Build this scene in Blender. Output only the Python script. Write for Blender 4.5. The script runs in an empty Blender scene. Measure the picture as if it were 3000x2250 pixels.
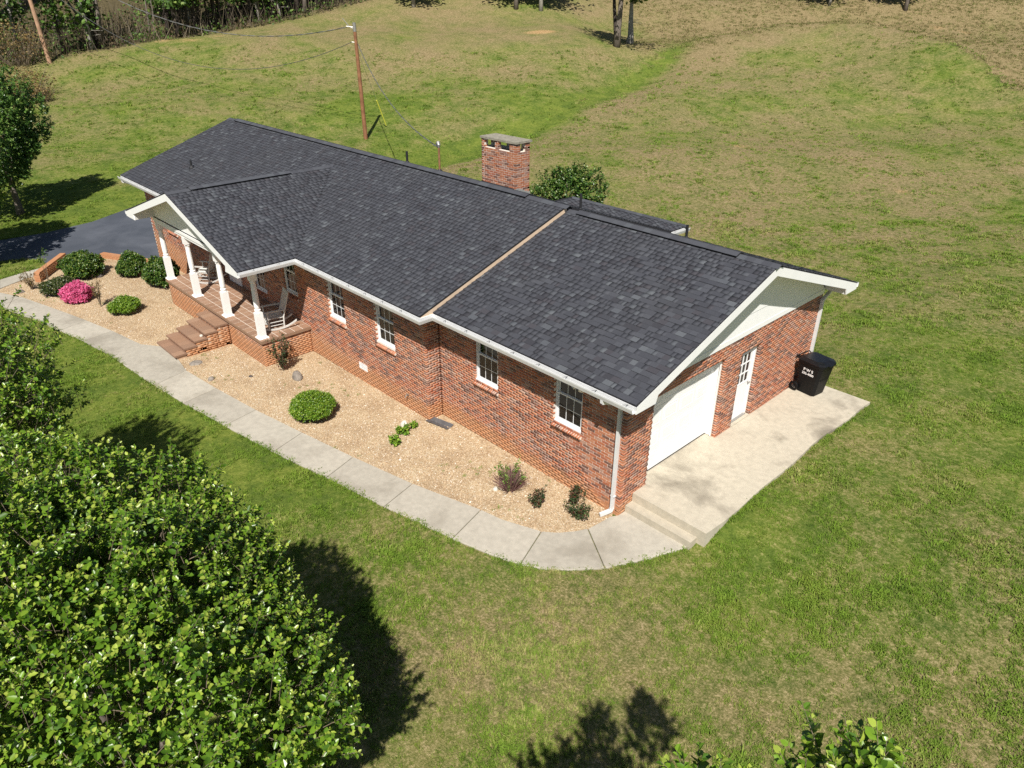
import bpy, bmesh, math, random
import numpy as np
from mathutils import Matrix, Vector
random.seed(7); rng = np.random.default_rng(11)
SC = bpy.context.scene
COL = SC.collection
# ------------------------------------------------------------------ camera (solved from the photograph)
CAM = dict(loc=(7.4536, -10.3925, 10.1537), yaw=46.1635, pitch=-28.5877, roll=.2438, f=2126.87)
def _basis():
    y, t, r = (math.radians(CAM[k]) for k in ('yaw', 'pitch', 'roll'))
    F = np.array([-math.sin(y)*math.cos(t), math.cos(y)*math.cos(t), math.sin(t)])
    r0 = np.array([math.cos(y), math.sin(y), 0]); u0 = np.cross(r0, F)
    return math.cos(r)*r0+math.sin(r)*u0, -math.sin(r)*r0+math.cos(r)*u0, F
RV, UV, FV = _basis(); CP = np.array(CAM['loc']); FL = CAM['f']
cd = bpy.data.cameras.new('camera'); cam = bpy.data.objects.new('camera', cd); COL.objects.link(cam)
cd.sensor_width = 36; cd.lens = FL/3000*36; cd.clip_end = 4000; cd.clip_start = .05
cam.matrix_world = Matrix(((RV[0], UV[0], -FV[0], CP[0]), (RV[1], UV[1], -FV[1], CP[1]), (RV[2], UV[2], -FV[2], CP[2]), (0, 0, 0, 1)))
SC.camera = cam
# ------------------------------------------------------------------ sky and sun
SUN = Vector((-.95, 1.0, -1.65)).normalized()
wd = bpy.data.worlds.new('World'); SC.world = wd; wd.use_nodes = True
wn = wd.node_tree.nodes; sky = wn.new('ShaderNodeTexSky'); sky.sky_type = 'NISHITA'; sky.sun_disc = False
sky.sun_elevation = math.asin(-SUN.z); sky.sun_rotation = math.atan2(-SUN.x, -SUN.y); sky.air_density = 1.0; sky.dust_density = .6
wn['Background'].inputs[1].default_value = .05
wd.node_tree.links.new(sky.outputs[0], wn['Background'].inputs[0])
sl = bpy.data.lights.new('sun', 'SUN'); so = bpy.data.objects.new('sun', sl); COL.objects.link(so)
sl.energy = 5.0; sl.angle = math.radians(.53); sl.color = (1, .955, .88)
so.rotation_euler = SUN.to_track_quat('-Z', 'Y').to_euler(); so.location = (20, -20, 40)
SC.view_settings.view_transform = 'Standard'; SC.view_settings.look = 'None'
SC.view_settings.exposure = 0.38; SC.view_settings.gamma = 1; SC.view_settings.use_curve_mapping = False
SC.render.engine = 'CYCLES'
SC.cycles.max_bounces = 6; SC.cycles.diffuse_bounces = 3; SC.cycles.glossy_bounces = 3; SC.cycles.transmission_bounces = 4; SC.cycles.transparent_max_bounces = 8
SC.cycles.use_denoising = False
# ------------------------------------------------------------------ pixels of the photograph (3000 wide) to the place
def ray(px, py):
    d = FV+RV*(px-1500)/FL-UV*(py-1125)/FL
    return d/np.linalg.norm(d)
def proj(P):
    d = np.asarray(P, float)-CP; z = d@FV
    return np.stack([1500+FL*(d@RV)/z, 1125-FL*(d@UV)/z, z], -1)
FH = np.array([-math.sin(math.radians(CAM['yaw'])), math.cos(math.radians(CAM['yaw']))]); RH = np.array([FH[1], -FH[0]])
CREST = [(1850, 180, 78), (2000, 152, 80), (2300, 90, 83), (2500, 72, 80), (2700, 100, 74), (2850, 152, 68), (3000, 236, 60), (3250, 350, 52)]
def _uv(x, y):
    dx, dy = np.asarray(x)-CP[0], np.asarray(y)-CP[1]
    return dx*FH[0]+dy*FH[1], dx*RH[0]+dy*RH[1]
def _base(x, y, u):
    h = .00207*np.clip(u-30, 0, 75)**2+np.clip(u-105, 0, 400)*.10
    return -.0095*np.clip(-np.asarray(x), 0, 30)+h
_cv, _cu, _cl = [], [], []
for a, b, uu in CREST:
    d = ray(a, b); t = uu/(d[0]*FH[0]+d[1]*FH[1]); P = CP+d*t
    _cv.append(_uv(P[0], P[1])[1]); _cu.append(uu); _cl.append(P[2]-_base(P[0], P[1], uu))
def sstep(a, b, x):
    t = np.clip((x-a)/(b-a), 0, 1); return t*t*(3-2*t)
def crest(v): return np.interp(v, _cv, _cu), np.interp(v, _cv, _cl)
SWALE = np.array([(-14., 40.), (-6., 50.), (2., 60.), (8., 69.), (14., 77.), (18., 84.)])   # (v, u) of the damp green hollow
def swale(x, y, w=5.5):
    u, v = _uv(x, y); uu = np.interp(v, SWALE[:, 0], SWALE[:, 1]); return np.exp(-((u-uu)/w)**2)*sstep(-18, -8, v)*(1-sstep(16, 22, v))
def m2(u): return sstep(34, 50, u)
def terr(x, y):
    x = np.asarray(x, float); y = np.asarray(y, float)
    u, v = _uv(x, y); z = _base(x, y, u)
    uc, L = crest(v); m = sstep(2, 14, v)
    d = u-uc
    z = z+m*np.where(d < 0, L*np.exp(-(d/17)**2), L*np.exp(-(d/7)**2)-2.4*(1-np.exp(-(d/8)**2)))
    q = np.clip(x-1.9, 0, 30)
    z = z+.35*sstep(.15-q*.30, 1.25+q*.55, y)*sstep(-3, 1, x)*(1-sstep(26, 44, u))
    z = z-.8*swale(x, y)*m2(u)
    far = sstep(28, 60, u)
    z = z+far*(.45*np.sin(x*.13+1)*np.cos(y*.12)+.25*np.sin(x*.27-y*.21)+.10*np.sin(x*.5+y*.37))
    return z
def hit(px, py, far=400.):
    d = ray(px, py); t = np.linspace(6, far, 6000); P = CP+t[:, None]*d
    k = np.argmax(P[:, 2] < terr(P[:, 0], P[:, 1]))
    P = P[k]; return np.array([P[0], P[1], float(terr(P[0], P[1]))])
def onz(px, py, z):
    d = ray(px, py); return CP+d*(z-CP[2])/d[2]
def atd(px, py, dist): return CP+ray(px, py)*dist
# ------------------------------------------------------------------ materials
MATS = {}
class NT:
    def __init__(s, name):
        s.m = bpy.data.materials.new(name); s.m.use_nodes = True; s.t = s.m.node_tree; s.n = s.t.nodes
        s.b = s.n['Principled BSDF']; s.out = s.n['Material Output']
    def new(s, ty, **k):
        n = s.n.new(ty)
        for a, v in k.items(): setattr(n, a, v)
        return n
    def link(s, a, b): s.t.links.new(a, b)
    def set(s, node, **k):
        for a, v in k.items(): node.inputs[a].default_value = v
    def pos(s):
        return s.new('ShaderNodeNewGeometry').outputs['Position']
    def noise(s, vec, scale, detail=4, rough=.55, dist=0.):
        n = s.new('ShaderNodeTexNoise'); s.link(vec, n.inputs['Vector'])
        n.inputs['Scale'].default_value = scale; n.inputs['Detail'].default_value = detail; n.inputs['Roughness'].default_value = rough; n.inputs['Distortion'].default_value = dist
        return n.outputs['Fac']
    def ramp(s, fac, stops):
        r = s.new('ShaderNodeValToRGB'); e = r.color_ramp.elements
        while len(e) < len(stops): e.new(.5)
        for k, (p, c) in zip(e, stops):
            k.position = p; k.color = (*c, 1) if not isinstance(c, float) else (c, c, c, 1)
        s.link(fac, r.inputs[0]); return r.outputs[0]
    def mix(s, fac, a, b, mode='MIX'):
        m = s.new('ShaderNodeMix', data_type='RGBA', blend_type=mode)
        for sock, v in ((m.inputs[0], fac), (m.inputs[6], a), (m.inputs[7], b)):
            if hasattr(v, 'is_output'): s.link(v, sock)
            elif isinstance(v, (int, float)): sock.default_value = v
            else: sock.default_value = (*v, 1)
        return m.outputs[2]
    def math(s, op, a, b=0., clamp=False):
        m = s.new('ShaderNodeMath', operation=op, use_clamp=clamp)
        for sock, v in ((m.inputs[0], a), (m.inputs[1], b)):
            if hasattr(v, 'is_output'): s.link(v, sock)
            else: sock.default_value = v
        return m.outputs[0]
    def attr(s, name, fac=False):
        a = s.new('ShaderNodeAttribute', attribute_name=name); return a.outputs['Fac' if fac else 'Color']
    def bump(s, h, strength=.3, dist=.01):
        b = s.new('ShaderNodeBump'); b.inputs['Strength'].default_value = strength; b.inputs['Distance'].default_value = dist
        s.link(h, b.inputs['Height']); s.link(b.outputs[0], s.b.inputs['Normal'])
    def color(s, c):
        if hasattr(c, 'is_output'): s.link(c, s.b.inputs['Base Color'])
        else: s.b.inputs['Base Color'].default_value = (*c, 1)
    def done(s, rough=.8, spec=.3, metal=0.):
        s.b.inputs['Roughness'].default_value = rough; s.b.inputs['Specular IOR Level'].default_value = spec; s.b.inputs['Metallic'].default_value = metal
        MATS[s.m.name] = s.m; return s.m
def simple(name, c, rough=.6, spec=.4, metal=0., var=.12, scale=9., bump=.0):
    t = NT(name); p = t.pos(); n = t.noise(p, scale, 5)
    k = t.ramp(n, [(.25, tuple(x*(1-var) for x in c)), (.75, tuple(min(1, x*(1+var)) for x in c))]); t.color(k)
    if bump: t.bump(t.noise(p, scale*6, 3), bump, .01)
    return t.done(rough, spec, metal)
def lawn_color(t):
    p = t.pos()
    big = t.noise(p, .16, 4, .6, .4); mid = t.noise(p, .8, 5, .62, .3); fine = t.noise(p, 5.5, 4, .65); f2 = t.noise(p, 22., 3, .7)
    g = t.ramp(t.math('ADD', t.math('MULTIPLY', mid, .55), t.math('MULTIPLY', fine, .45)), [(.30, (.034, .066, .012)), (.46, (.074, .112, .017)), (.58, (.122, .155, .026)), (.74, (.185, .185, .052))])
    dry = t.ramp(t.math('ADD', t.math('MULTIPLY', fine, .5), t.math('MULTIPLY', f2, .5)), [(.30, (.085, .062, .034)), (.5, (.185, .136, .080)), (.70, (.33, .25, .165))])
    s = t.math('ADD', t.math('MULTIPLY', big, .42), t.math('MULTIPLY', mid, .22)); s = t.math('ADD', s, t.math('MULTIPLY', fine, .20)); s = t.math('ADD', s, t.math('MULTIPLY', f2, .16))
    return p, g, dry, s, fine, f2
def make_materials():
    # lawn ground
    t = NT('lawn_soil'); p, g, dry, s, fine, f2 = lawn_color(t)
    a = t.attr('dry', True); s2 = t.math('ADD', s, t.math('MULTIPLY', t.math('SUBTRACT', a, .5), .34))
    m = t.ramp(s2, [(.44, .06), (.51, .45), (.62, .92)])
    c = t.mix(m, g, dry)
    lit = t.ramp(fine, [(.3, (.035, .030, .018)), (.6, (.09, .072, .042)), (.8, (.16, .12, .075))])
    c = t.mix(t.attr('litter', True), c, lit)
    cl = t.ramp(fine, [(.3, (.27, .145, .075)), (.7, (.42, .28, .16))])
    cm = t.math('MULTIPLY', t.attr('clay', True), t.math('ADD', t.math('MULTIPLY', f2, 1.2), t.math('MULTIPLY', fine, 1.0)))
    cm = t.ramp(cm, [(.62, 0.), (1.0, .85)])
    c = t.mix(cm, c, cl)
    c = t.mix(.45, c, t.ramp(f2, [(.3, .25), (.5, .62), (.72, 1.)]), 'MULTIPLY')
    c = t.mix(1., c, (1.52, 1.54, 1.38), 'MULTIPLY')
    t.color(c); t.bump(t.math('ADD', f2, t.noise(p, 60, 2)), .55, .05); t.done(.95, .1)
    # grass blades
    t = NT('grass_blade'); p, g, dry, s, fine, f2 = lawn_color(t)
    rnd = t.new('ShaderNodeAttribute', attribute_type='INSTANCER', attribute_name='tone').outputs['Fac']
    s2 = t.math('ADD', s, t.math('MULTIPLY', t.math('SUBTRACT', rnd, .5), .12))
    c = t.mix(t.ramp(s2, [(.51, 0.), (.64, .85)]), t.mix(rnd, g, (.105, .172, .020)), t.mix(.5, dry, (.30, .235, .13)))
    c = t.mix(1., c, (1.46, 1.48, 1.25), 'MULTIPLY')
    t.color(c); t.done(.65, .2)
    t = NT('field_blade'); rnd = t.new('ShaderNodeAttribute', attribute_type='INSTANCER', attribute_name='tone').outputs['Fac']; p = t.pos()
    c = t.ramp(t.math('ADD', t.math('MULTIPLY', rnd, .5), t.math('MULTIPLY', t.noise(p, .22, 4), .6)), [(.25, (.11, .145, .030)), (.5, (.18, .18, .06)), (.7, (.29, .24, .115)), (.95, (.40, .33, .19))]); t.color(c); t.done(.8, .1)
    # gravel bed
    t = NT('bed_gravel'); p = t.pos(); vo = t.new('ShaderNodeTexVoronoi'); vo.inputs['Scale'].default_value = 46; t.link(p, vo.inputs['Vector'])
    sp = t.new('ShaderNodeSeparateColor'); t.link(vo.outputs['Color'], sp.inputs[0])
    c = t.ramp(sp.outputs[0], [(0., (.33, .20, .11)), (.3, (.43, .32, .19)), (.62, (.51, .395, .245)), (.85, (.57, .47, .32)), (1., (.70, .62, .50))])
    c = t.mix(t.ramp(t.noise(p, 1.1, 4, .6), [(.44, 0.), (.66, .75)]), c, (.30, .20, .115))
    t.color(c); t.bump(vo.outputs['Distance'], .7, .02); t.done(.9, .2)
    t = NT('pebble'); r = t.new('ShaderNodeAttribute', attribute_type='INSTANCER', attribute_name='tone').outputs['Fac']
    t.color(t.ramp(r, [(0., (.28, .18, .11)), (.25, (.41, .29, .175)), (.6, (.51, .38, .24)), (.9, (.61, .51, .38)), (1., (.8, .75, .67))])); t.done(.85, .25)
    # concrete
    for nm, base in (('walk_concrete', (.49, .45, .375)), ('slab_concrete', (.53, .475, .375))):
        t = NT(nm); p = t.pos(); n1 = t.noise(p, .55, 5, .6, .5); n2 = t.noise(p, 7, 5, .6); n3 = t.noise(p, 90, 2)
        c = t.ramp(n2, [(.3, tuple(x*.86 for x in base)), (.7, tuple(x*1.07 for x in base))])
        c = t.mix(t.ramp(n1, [(.50, 0.), (.66, .45 if nm[0] == 'w' else .9)]), c, (.225, .195, .15))
        oi = t.new('ShaderNodeObjectInfo').outputs['Random']
        c = t.mix(1., c, t.ramp(oi, [(0., .86), (1., 1.04)]), 'MULTIPLY')
        c = t.mix(.35, c, t.ramp(n3, [(.3, .6), (.7, 1.)]), 'MULTIPLY')
        t.color(c); t.bump(n3, .25, .004); t.done(.88, .25)
    # asphalt
    t = NT('asphalt'); p = t.pos(); n1 = t.noise(p, .35, 5, .6, 1.); n2 = t.noise(p, 60, 3)
    c = t.ramp(n2, [(.3, (.042, .049, .063)), (.7, (.082, .092, .115))]); c = t.mix(t.ramp(n1, [(.4, 0.), (.7, .6)]), c, (.13, .14, .165))
    t.color(c); t.bump(n2, .4, .008); t.done(.85, .3)
    # masonry (colour per piece in the attribute)
    for nm, rough in (('brick', .85), ('shingle', .9), ('tile', .6)):
        t = NT(nm); p = t.pos(); c = t.attr('col'); n = t.noise(p, 28 if nm != 'shingle' else 55, 4, .7)
        c = t.mix(.75 if nm == 'shingle' else .55, c, t.ramp(n, [(.28, .62), (.52, .9), (.74, 1.)]), 'MULTIPLY')
        if nm == 'shingle':
            c = t.mix(t.ramp(t.noise(p, .5, 4), [(.42, 0.), (.75, .16)]), c, (.085, .085, .085))
            granules = t.noise(p, 260, 2)  # fine random grain that varies the shingle colour
            c = t.mix(.6, c, t.ramp(granules, [(.3, .55), (.7, 1.)]), 'MULTIPLY')
        if nm == 'brick':
            sx = t.new('ShaderNodeSeparateXYZ'); t.link(p, sx.inputs[0])
            zz = t.math('ADD', sx.outputs[2], t.math('MULTIPLY', t.noise(p, 2.2, 4), -.55))
            zz = t.math('ADD', zz, t.math('MULTIPLY', t.math('ADD', sx.outputs[0], 6.0), .028))
            c = t.mix(t.ramp(zz, [(.0, .75), (.30, 0.)]), c, (.50, .25, .12))
            c = t.mix(t.ramp(t.noise(p, .9, 4, .6), [(.5, 0.), (.8, .22)]), c, (.42, .30, .22))
        t.color(c); t.bump(t.noise(p, 120, 3), .35, .004); t.done(rough, .25)
    t = NT('mortar'); p = t.pos(); c = t.ramp(t.noise(p, 14, 4), [(.3, (.62, .55, .47)), (.7, (.80, .74, .66))])
    sx = t.new('ShaderNodeSeparateXYZ'); t.link(p, sx.inputs[0])
    c = t.mix(t.ramp(t.math('ADD', sx.outputs[2], t.math('MULTIPLY', t.noise(p, 2.2, 4), -.55)), [(.0, .7), (.22, 0.)]), c, (.46, .25, .12)); t.color(c); t.done(.95, .1)
    t = NT('far_brick'); bt = t.new('ShaderNodeTexBrick'); tc = t.new('ShaderNodeMapping'); t.link(t.pos(), tc.inputs[0]); tc.inputs['Rotation'].default_value = (math.pi/2, 0, 0); t.link(tc.outputs[0], bt.inputs[0])
    bt.inputs['Color1'].default_value = (.36, .11, .055, 1); bt.inputs['Color2'].default_value = (.12, .07, .06, 1); bt.inputs['Mortar'].default_value = (.5, .44, .38, 1); bt.inputs['Scale'].default_value = 2.4; t.color(bt.outputs[0]); t.done(.9, .2)
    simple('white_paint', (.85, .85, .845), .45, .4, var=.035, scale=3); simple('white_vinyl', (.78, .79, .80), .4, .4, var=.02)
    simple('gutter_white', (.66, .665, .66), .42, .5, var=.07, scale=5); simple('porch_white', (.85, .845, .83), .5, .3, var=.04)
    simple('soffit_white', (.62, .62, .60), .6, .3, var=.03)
    simple('bare_board', (.66, .50, .36), .8, .2, var=.12, scale=4); simple('flashing', (.55, .56, .57), .4, .5, .6, .15, 20)
    simple('roof_deck', (.028, .028, .032), .9, .2); simple('black_vent', (.012, .012, .013), .7, .3); simple('pipe_black', (.02, .02, .022), .5, .4)
    simple('cap_concrete', (.27, .25, .20), .9, .2, var=.35, scale=12, bump=.3); simple('near_black', (.012, .011, .01), .95, .1)
    simple('bin_plastic', (.006, .006, .0065), .5, .22, var=.2); simple('bin_lid', (.008, .0085, .010), .32, .4, var=.3, scale=14); simple('bin_print', (.8, .8, .8), .6, .3, var=.02)
    simple('rocker_white', (.58, .57, .54), .6, .3, var=.16, scale=14); simple('rocker_grey', (.52, .50, .47), .7, .25, var=.25, scale=14); simple('cushion', (.72, .70, .65), .9, .1)
    simple('pole_wood', (.25, .12, .065), .9, .1, var=.35, scale=3, bump=.4); simple('pole_pale', (.42, .26, .17), .9, .1, var=.3, scale=2, bump=.4); simple('wire', (.10, .10, .10), .5, .4, .2); simple('wire_bright', (.30, .30, .29), .45, .5, .5)
    simple('guard_yellow', (.80, .76, .10), .5, .4, var=.05); simple('galvanised', (.34, .33, .31), .45, .5, .5, .2, 20); simple('rust', (.26, .13, .07), .85, .2, var=.35)
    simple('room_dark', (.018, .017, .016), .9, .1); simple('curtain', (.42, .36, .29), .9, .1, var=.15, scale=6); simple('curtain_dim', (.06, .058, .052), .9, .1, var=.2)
    simple('bark_grey', (.16, .135, .115), .95, .1, var=.4, scale=7, bump=.6); simple('bark_dark', (.055, .045, .038), .95, .1, var=.4, scale=7, bump=.6); simple('bark_pale', (.30, .28, .245), .95, .1, var=.35, scale=5, bump=.5); simple('twig', (.20, .16, .115), .9, .1, var=.3)
    simple('rock_grey', (.24, .21, .18), .9, .2, var=.4, scale=9, bump=.6); simple('rock_pale', (.62, .58, .50), .9, .2, var=.2, scale=9, bump=.4); simple('rock_dark', (.10, .085, .08), .9, .2, var=.4, scale=9, bump=.6)
    simple('light_glass', (.7, .7, .68), .2, .6); simple('copper_green', (.35, .42, .36), .5, .4)
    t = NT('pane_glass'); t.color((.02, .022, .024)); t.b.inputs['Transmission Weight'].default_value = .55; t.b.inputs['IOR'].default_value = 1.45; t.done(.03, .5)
    # foliage: colour attribute, translucent
    for nm, rough, tr, spec in (('leaf_gloss', .34, .17, .5), ('leaf_matte', .6, .15, .3), ('petal', .7, .35, .2)):
        t = NT(nm); c = t.attr('col'); tl = t.new('ShaderNodeBsdfTranslucent'); mx = t.new('ShaderNodeMixShader')
        c2 = t.mix(1., c, (1.25, 1.3, .8) if nm != 'petal' else (1, 1, 1), 'MULTIPLY')
        t.color(c); t.link(c2, tl.inputs[0]); mx.inputs[0].default_value = tr
        t.link(t.b.outputs[0], mx.inputs[1]); t.link(tl.outputs[0], mx.inputs[2]); t.link(mx.outputs[0], t.out.inputs[0]); t.done(rough, spec)
make_materials()
# ------------------------------------------------------------------ mesh helpers
def mesh_from(name, V, Fc, mat, cols=None, smooth=False):
    me = bpy.data.meshes.new(name)
    if isinstance(Fc, np.ndarray):
        V = np.asarray(V, np.float32); n, k = Fc.shape
        me.vertices.add(len(V)); me.vertices.foreach_set('co', V.ravel())
        me.loops.add(n*k); me.loops.foreach_set('vertex_index', Fc.astype(np.int32).ravel())
        me.polygons.add(n); me.polygons.foreach_set('loop_start', np.arange(0, n*k, k, dtype=np.int32))
        me.update(calc_edges=True)
    else:
        me.from_pydata([tuple(map(float, v)) for v in V], [], Fc); me.update()
    if cols is not None:
        a = me.color_attributes.new('col', 'FLOAT_COLOR', 'POINT')
        cc = np.ones((len(V), 4), np.float32); cc[:, :3] = cols; a.data.foreach_set('color', cc.ravel())
    me.materials.append(MATS[mat] if isinstance(mat, str) else mat)
    if smooth: me.polygons.foreach_set('use_smooth', np.ones(len(me.polygons), bool))
    return me
def link(o, parent=None):
    COL.objects.link(o)
    if parent is not None: o.parent = parent
    return o
def obj(name, me, parent=None, loc=None, kind=None, label=None):
    o = link(bpy.data.objects.new(name, me), parent)
    if loc is not None: o.location = [float(x) for x in loc]
    if kind: o['kind'] = kind
    if label: o['label'] = label
    return o
def tag(o, label, cat, group=None):
    o['label'] = label; o['category'] = cat
    if group: o['group'] = group
    return o
def thing(name, label, cat, loc=(0, 0, 0), rz=0., group=None):
    o = link(bpy.data.objects.new(name, None)); o.location = [float(x) for x in loc]; o.rotation_euler = (0, 0, rz); o.empty_display_size = .2
    return tag(o, label, cat, group)
class MB:
    def __init__(s): s.v, s.f = [], []
    def add(s, V, Fc):
        b = len(s.v); s.v += [tuple(map(float, p)) for p in V]; s.f += [tuple(i+b for i in q) for q in Fc]; return s
    def box(s, x0, x1, y0, y1, z0, z1, M=None):
        V = [(x, y, z) for z in (z0, z1) for y in (y0, y1) for x in (x0, x1)]
        if M is not None: V = [M @ Vector(p) for p in V]
        return s.add(V, [(0, 2, 3, 1), (4, 5, 7, 6), (0, 1, 5, 4), (2, 6, 7, 3), (0, 4, 6, 2), (1, 3, 7, 5)])
    def prism(s, poly, d):          # poly: 3d points in order (any plane); d: extrusion vector
        n = len(poly); P = [np.array(p, float) for p in poly]; d = np.array(d, float)
        nrm = sum(np.cross(P[i]-P[0], P[(i+1) % n]-P[0]) for i in range(n))
        if nrm @ d > 0: P = P[::-1]
        return s.add(P+[p+d for p in P], [tuple(range(n)), tuple(range(2*n-1, n-1, -1))]+[(i, i+n, (i+1) % n+n, (i+1) % n) for i in range(n)])
    def tube(s, pts, rad, n=8, cap=True):
        P = [np.array(p, float) for p in pts]; k = len(P)
        rad = [rad]*k if isinstance(rad, (int, float)) else rad
        V = []; up = None
        for i in range(k):
            t = P[min(i+1, k-1)]-P[max(i-1, 0)]; t = t/(np.linalg.norm(t)+1e-9)
            if up is None: up = np.array([0, 0, 1.]) if abs(t[2]) < .9 else np.array([1., 0, 0])
            a = np.cross(t, up); a /= np.linalg.norm(a); b = np.cross(a, t); up = b
            V += [P[i]+rad[i]*(math.cos(2*math.pi*j/n)*a+math.sin(2*math.pi*j/n)*b) for j in range(n)]
        Fc = [(i*n+j, i*n+(j+1) % n, (i+1)*n+(j+1) % n, (i+1)*n+j) for i in range(k-1) for j in range(n)]
        if cap: Fc += [tuple(range(n-1, -1, -1)), tuple((k-1)*n+j for j in range(n))]
        return s.add(V, Fc)
    def lathe(s, prof, c=(0, 0), n=16):
        V = [(c[0]+r*math.cos(2*math.pi*j/n), c[1]+r*math.sin(2*math.pi*j/n), z) for r, z in prof for j in range(n)]; k = len(prof)
        return s.add(V, [(i*n+j, i*n+(j+1) % n, (i+1)*n+(j+1) % n, (i+1)*n+j) for i in range(k-1) for j in range(n)]+[tuple(range(n-1, -1, -1)), tuple((k-1)*n+j for j in range(n))])
    def mesh(s, name, mat, smooth=False): return mesh_from(name, s.v, s.f, mat, None, smooth)
    def obj(s, name, mat, parent=None, smooth=False, **k): return obj(name, s.mesh(name, mat, smooth), parent, **k)
# pieces: many small boxes; the 300 that show largest become objects, the rest one mesh
class Pieces:
    def __init__(s, name, mat, palette): s.name, s.mat, s.pal, s.P = name, mat, palette, []
    def add(s, c, ax, dim, ci, wedge=0., keep=False): s.P.append((np.array(c, float), ax, dim, ci, wedge, keep))
    def local(s, dim, w):
        a, b, c = (d/2 for d in dim)
        V = np.array([(x, y, z) for z in (-c, c) for y in (-b, b) for x in (-a, a)])
        if w: V[6:8, 2] = -c+w          # thin upper edge
        return V
    Q = np.array([(0, 2, 3, 1), (4, 5, 7, 6), (0, 1, 5, 4), (2, 6, 7, 3), (0, 4, 6, 2), (1, 3, 7, 5)])
    def build(s, parent, top=300, restname=None, pick=None):
        if not s.P: return
        c = np.array([p[0] for p in s.P]); pr = proj(c)
        area = np.array([p[2][0]*max(p[2][1], p[2][2]) for p in s.P])/np.maximum(pr[:, 2], .1)**2
        inside = (pr[:, 0] > 0) & (pr[:, 0] < 3000) & (pr[:, 1] > 0) & (pr[:, 1] < 2250) & (pr[:, 2] > 0)
        tocam = CP-c; nrm = np.array([p[1][:, 2] for p in s.P])
        facing = np.einsum('ij,ij->i', tocam, nrm)/np.linalg.norm(tocam, axis=1)
        score = area*inside*np.clip(facing, 0, 1)
        if pick is not None: score = score*pick(c)
        order = np.argsort(-score); chosen = set(int(i) for i in order[:top] if score[i] > 0)
        cache = {}
        V, Fc, K = [], [], []
        for i, (cc, ax, dim, ci, w, keep) in enumerate(s.P):
            if i in chosen:
                key = (tuple(round(x, 3) for x in dim), ci, round(w, 3))
                if key not in cache:
                    L = s.local(key[0], w); cache[key] = mesh_from(s.name, L, [tuple(int(a) for a in q) for q in s.Q], s.mat, np.tile(np.array(s.pal[ci]), (8, 1)))
                o = bpy.data.objects.new(s.name, cache[key]); link(o, parent)
                o.matrix_local = Matrix(((*ax[0], cc[0]), (*ax[1], cc[1]), (*ax[2], cc[2]), (0, 0, 0, 1)))
            else:
                b = len(V)*8; V.append(s.local(dim, w) @ ax.T+cc); Fc.append(s.Q+b); K.append(np.tile(np.array(s.pal[ci]), (8, 1)))
        if V:
            me = mesh_from(restname or s.name, np.concatenate(V), np.concatenate(Fc), s.mat, np.concatenate(K))
            obj(restname or s.name, me, parent, kind='stuff')
def axes(u, n):      # columns: u along, v = n x u, n
    u = np.array(u, float); n = np.array(n, float); v = np.cross(n, u); return np.stack([u, v, n], 1)
# ================================================================== ground
XV, XL = -11.434, -25.914          # porch eave, far end of the roof
def inpoly(x, y, poly):
    x = np.asarray(x); y = np.asarray(y); r = np.zeros(x.shape, bool); n = len(poly)
    for i in range(n):
        (x1, y1), (x2, y2) = poly[i], poly[(i+1) % n]
        c = ((y1 > y) != (y2 > y)) & (x < (x2-x1)*(y-y1)/((y2-y1) or 1e-9)+x1); r ^= c
    return r
def gpx(*pts): return [tuple(hit(*q)[:2]) for q in pts]
def gz(x, y): return float(terr(x, y))
SECT = [  # sidewalk: joints as (inner points ..., outer points ...) between successive joints
 ([(1830, 1503), (1811, 1515), (1785, 1520), (1766, 1530), (1722, 1552)], [(2020, 1609), (1899, 1646), (1772, 1673)]),
 ([(1722, 1552), (1685, 1562), (1634, 1565), (1586, 1560)], [(1772, 1673), (1653, 1678), (1586, 1673), (1523, 1659)]),
 ([(1586, 1560), (1539, 1548), (1468, 1525), (1409, 1499)], [(1523, 1659), (1429, 1627), (1325, 1583)]),
 ([(1409, 1499), (1209, 1421)], [(1325, 1583), (1125, 1490)]),
 ([(1209, 1421), (1035, 1342)], [(1125, 1490), (956, 1402)]),
 ([(1035, 1342), (886, 1271)], [(956, 1402), (800, 1328)]),
 ([(886, 1271), (750, 1204)], [(800, 1328), (658, 1252)]),
 ([(750, 1204), (635, 1142)], [(658, 1252), (539, 1186)]),
 ([(635, 1142), (547, 1089)], [(539, 1186), (451, 1132)]),
 ([(547, 1089), (526, 1058), (473, 1019), (450, 1016), (414, 1011)], [(451, 1132), (362, 1072), (317, 1041)]),
 ([(414, 1011), (330, 973)], [(317, 1041), (244, 1003)]),
 ([(330, 973), (255, 942)], [(244, 1003), (175, 971)]),
 ([(255, 942), (192, 918)], [(175, 971), (117, 946)]),
 ([(192, 918), (124, 893)], [(117, 946), (56, 923)]),
 ([(124, 893), (66, 873)], [(56, 923), (-4, 902)]),
 ([(66, 873), (0, 859)], [(-4, 902), (-74, 880)]),
 ([(0, 859), (-90, 840)], [(-74, 880), (-170, 858)])]
BRANCH = [([(118, 788), (62, 803)], [(122, 806), (72, 821)]), ([(62, 803), (0, 823)], [(72, 821), (0, 848)]), ([(0, 823), (-70, 838)], [(0, 848), (-28, 858)])]
SLABS = [gpx(*a)+gpx(*b)[::-1] for a, b in SECT]+[gpx(*a)+gpx(*b)[::-1] for a, b in BRANCH]
inner = [q for a, _ in SECT for q in a]
BED = [(-.06, -.12)]+gpx(*[(q[0], q[1]+6) for q in inner[2:-2]])+gpx((-10, 855), (0, 848), (72, 821), (122, 806), (140, 800), (200, 762), (230, 752), (294, 752), (443, 771))+[(-25.3, -.6), (-25.3, .3), (-.2, .3), (-.2, .05)]
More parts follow.
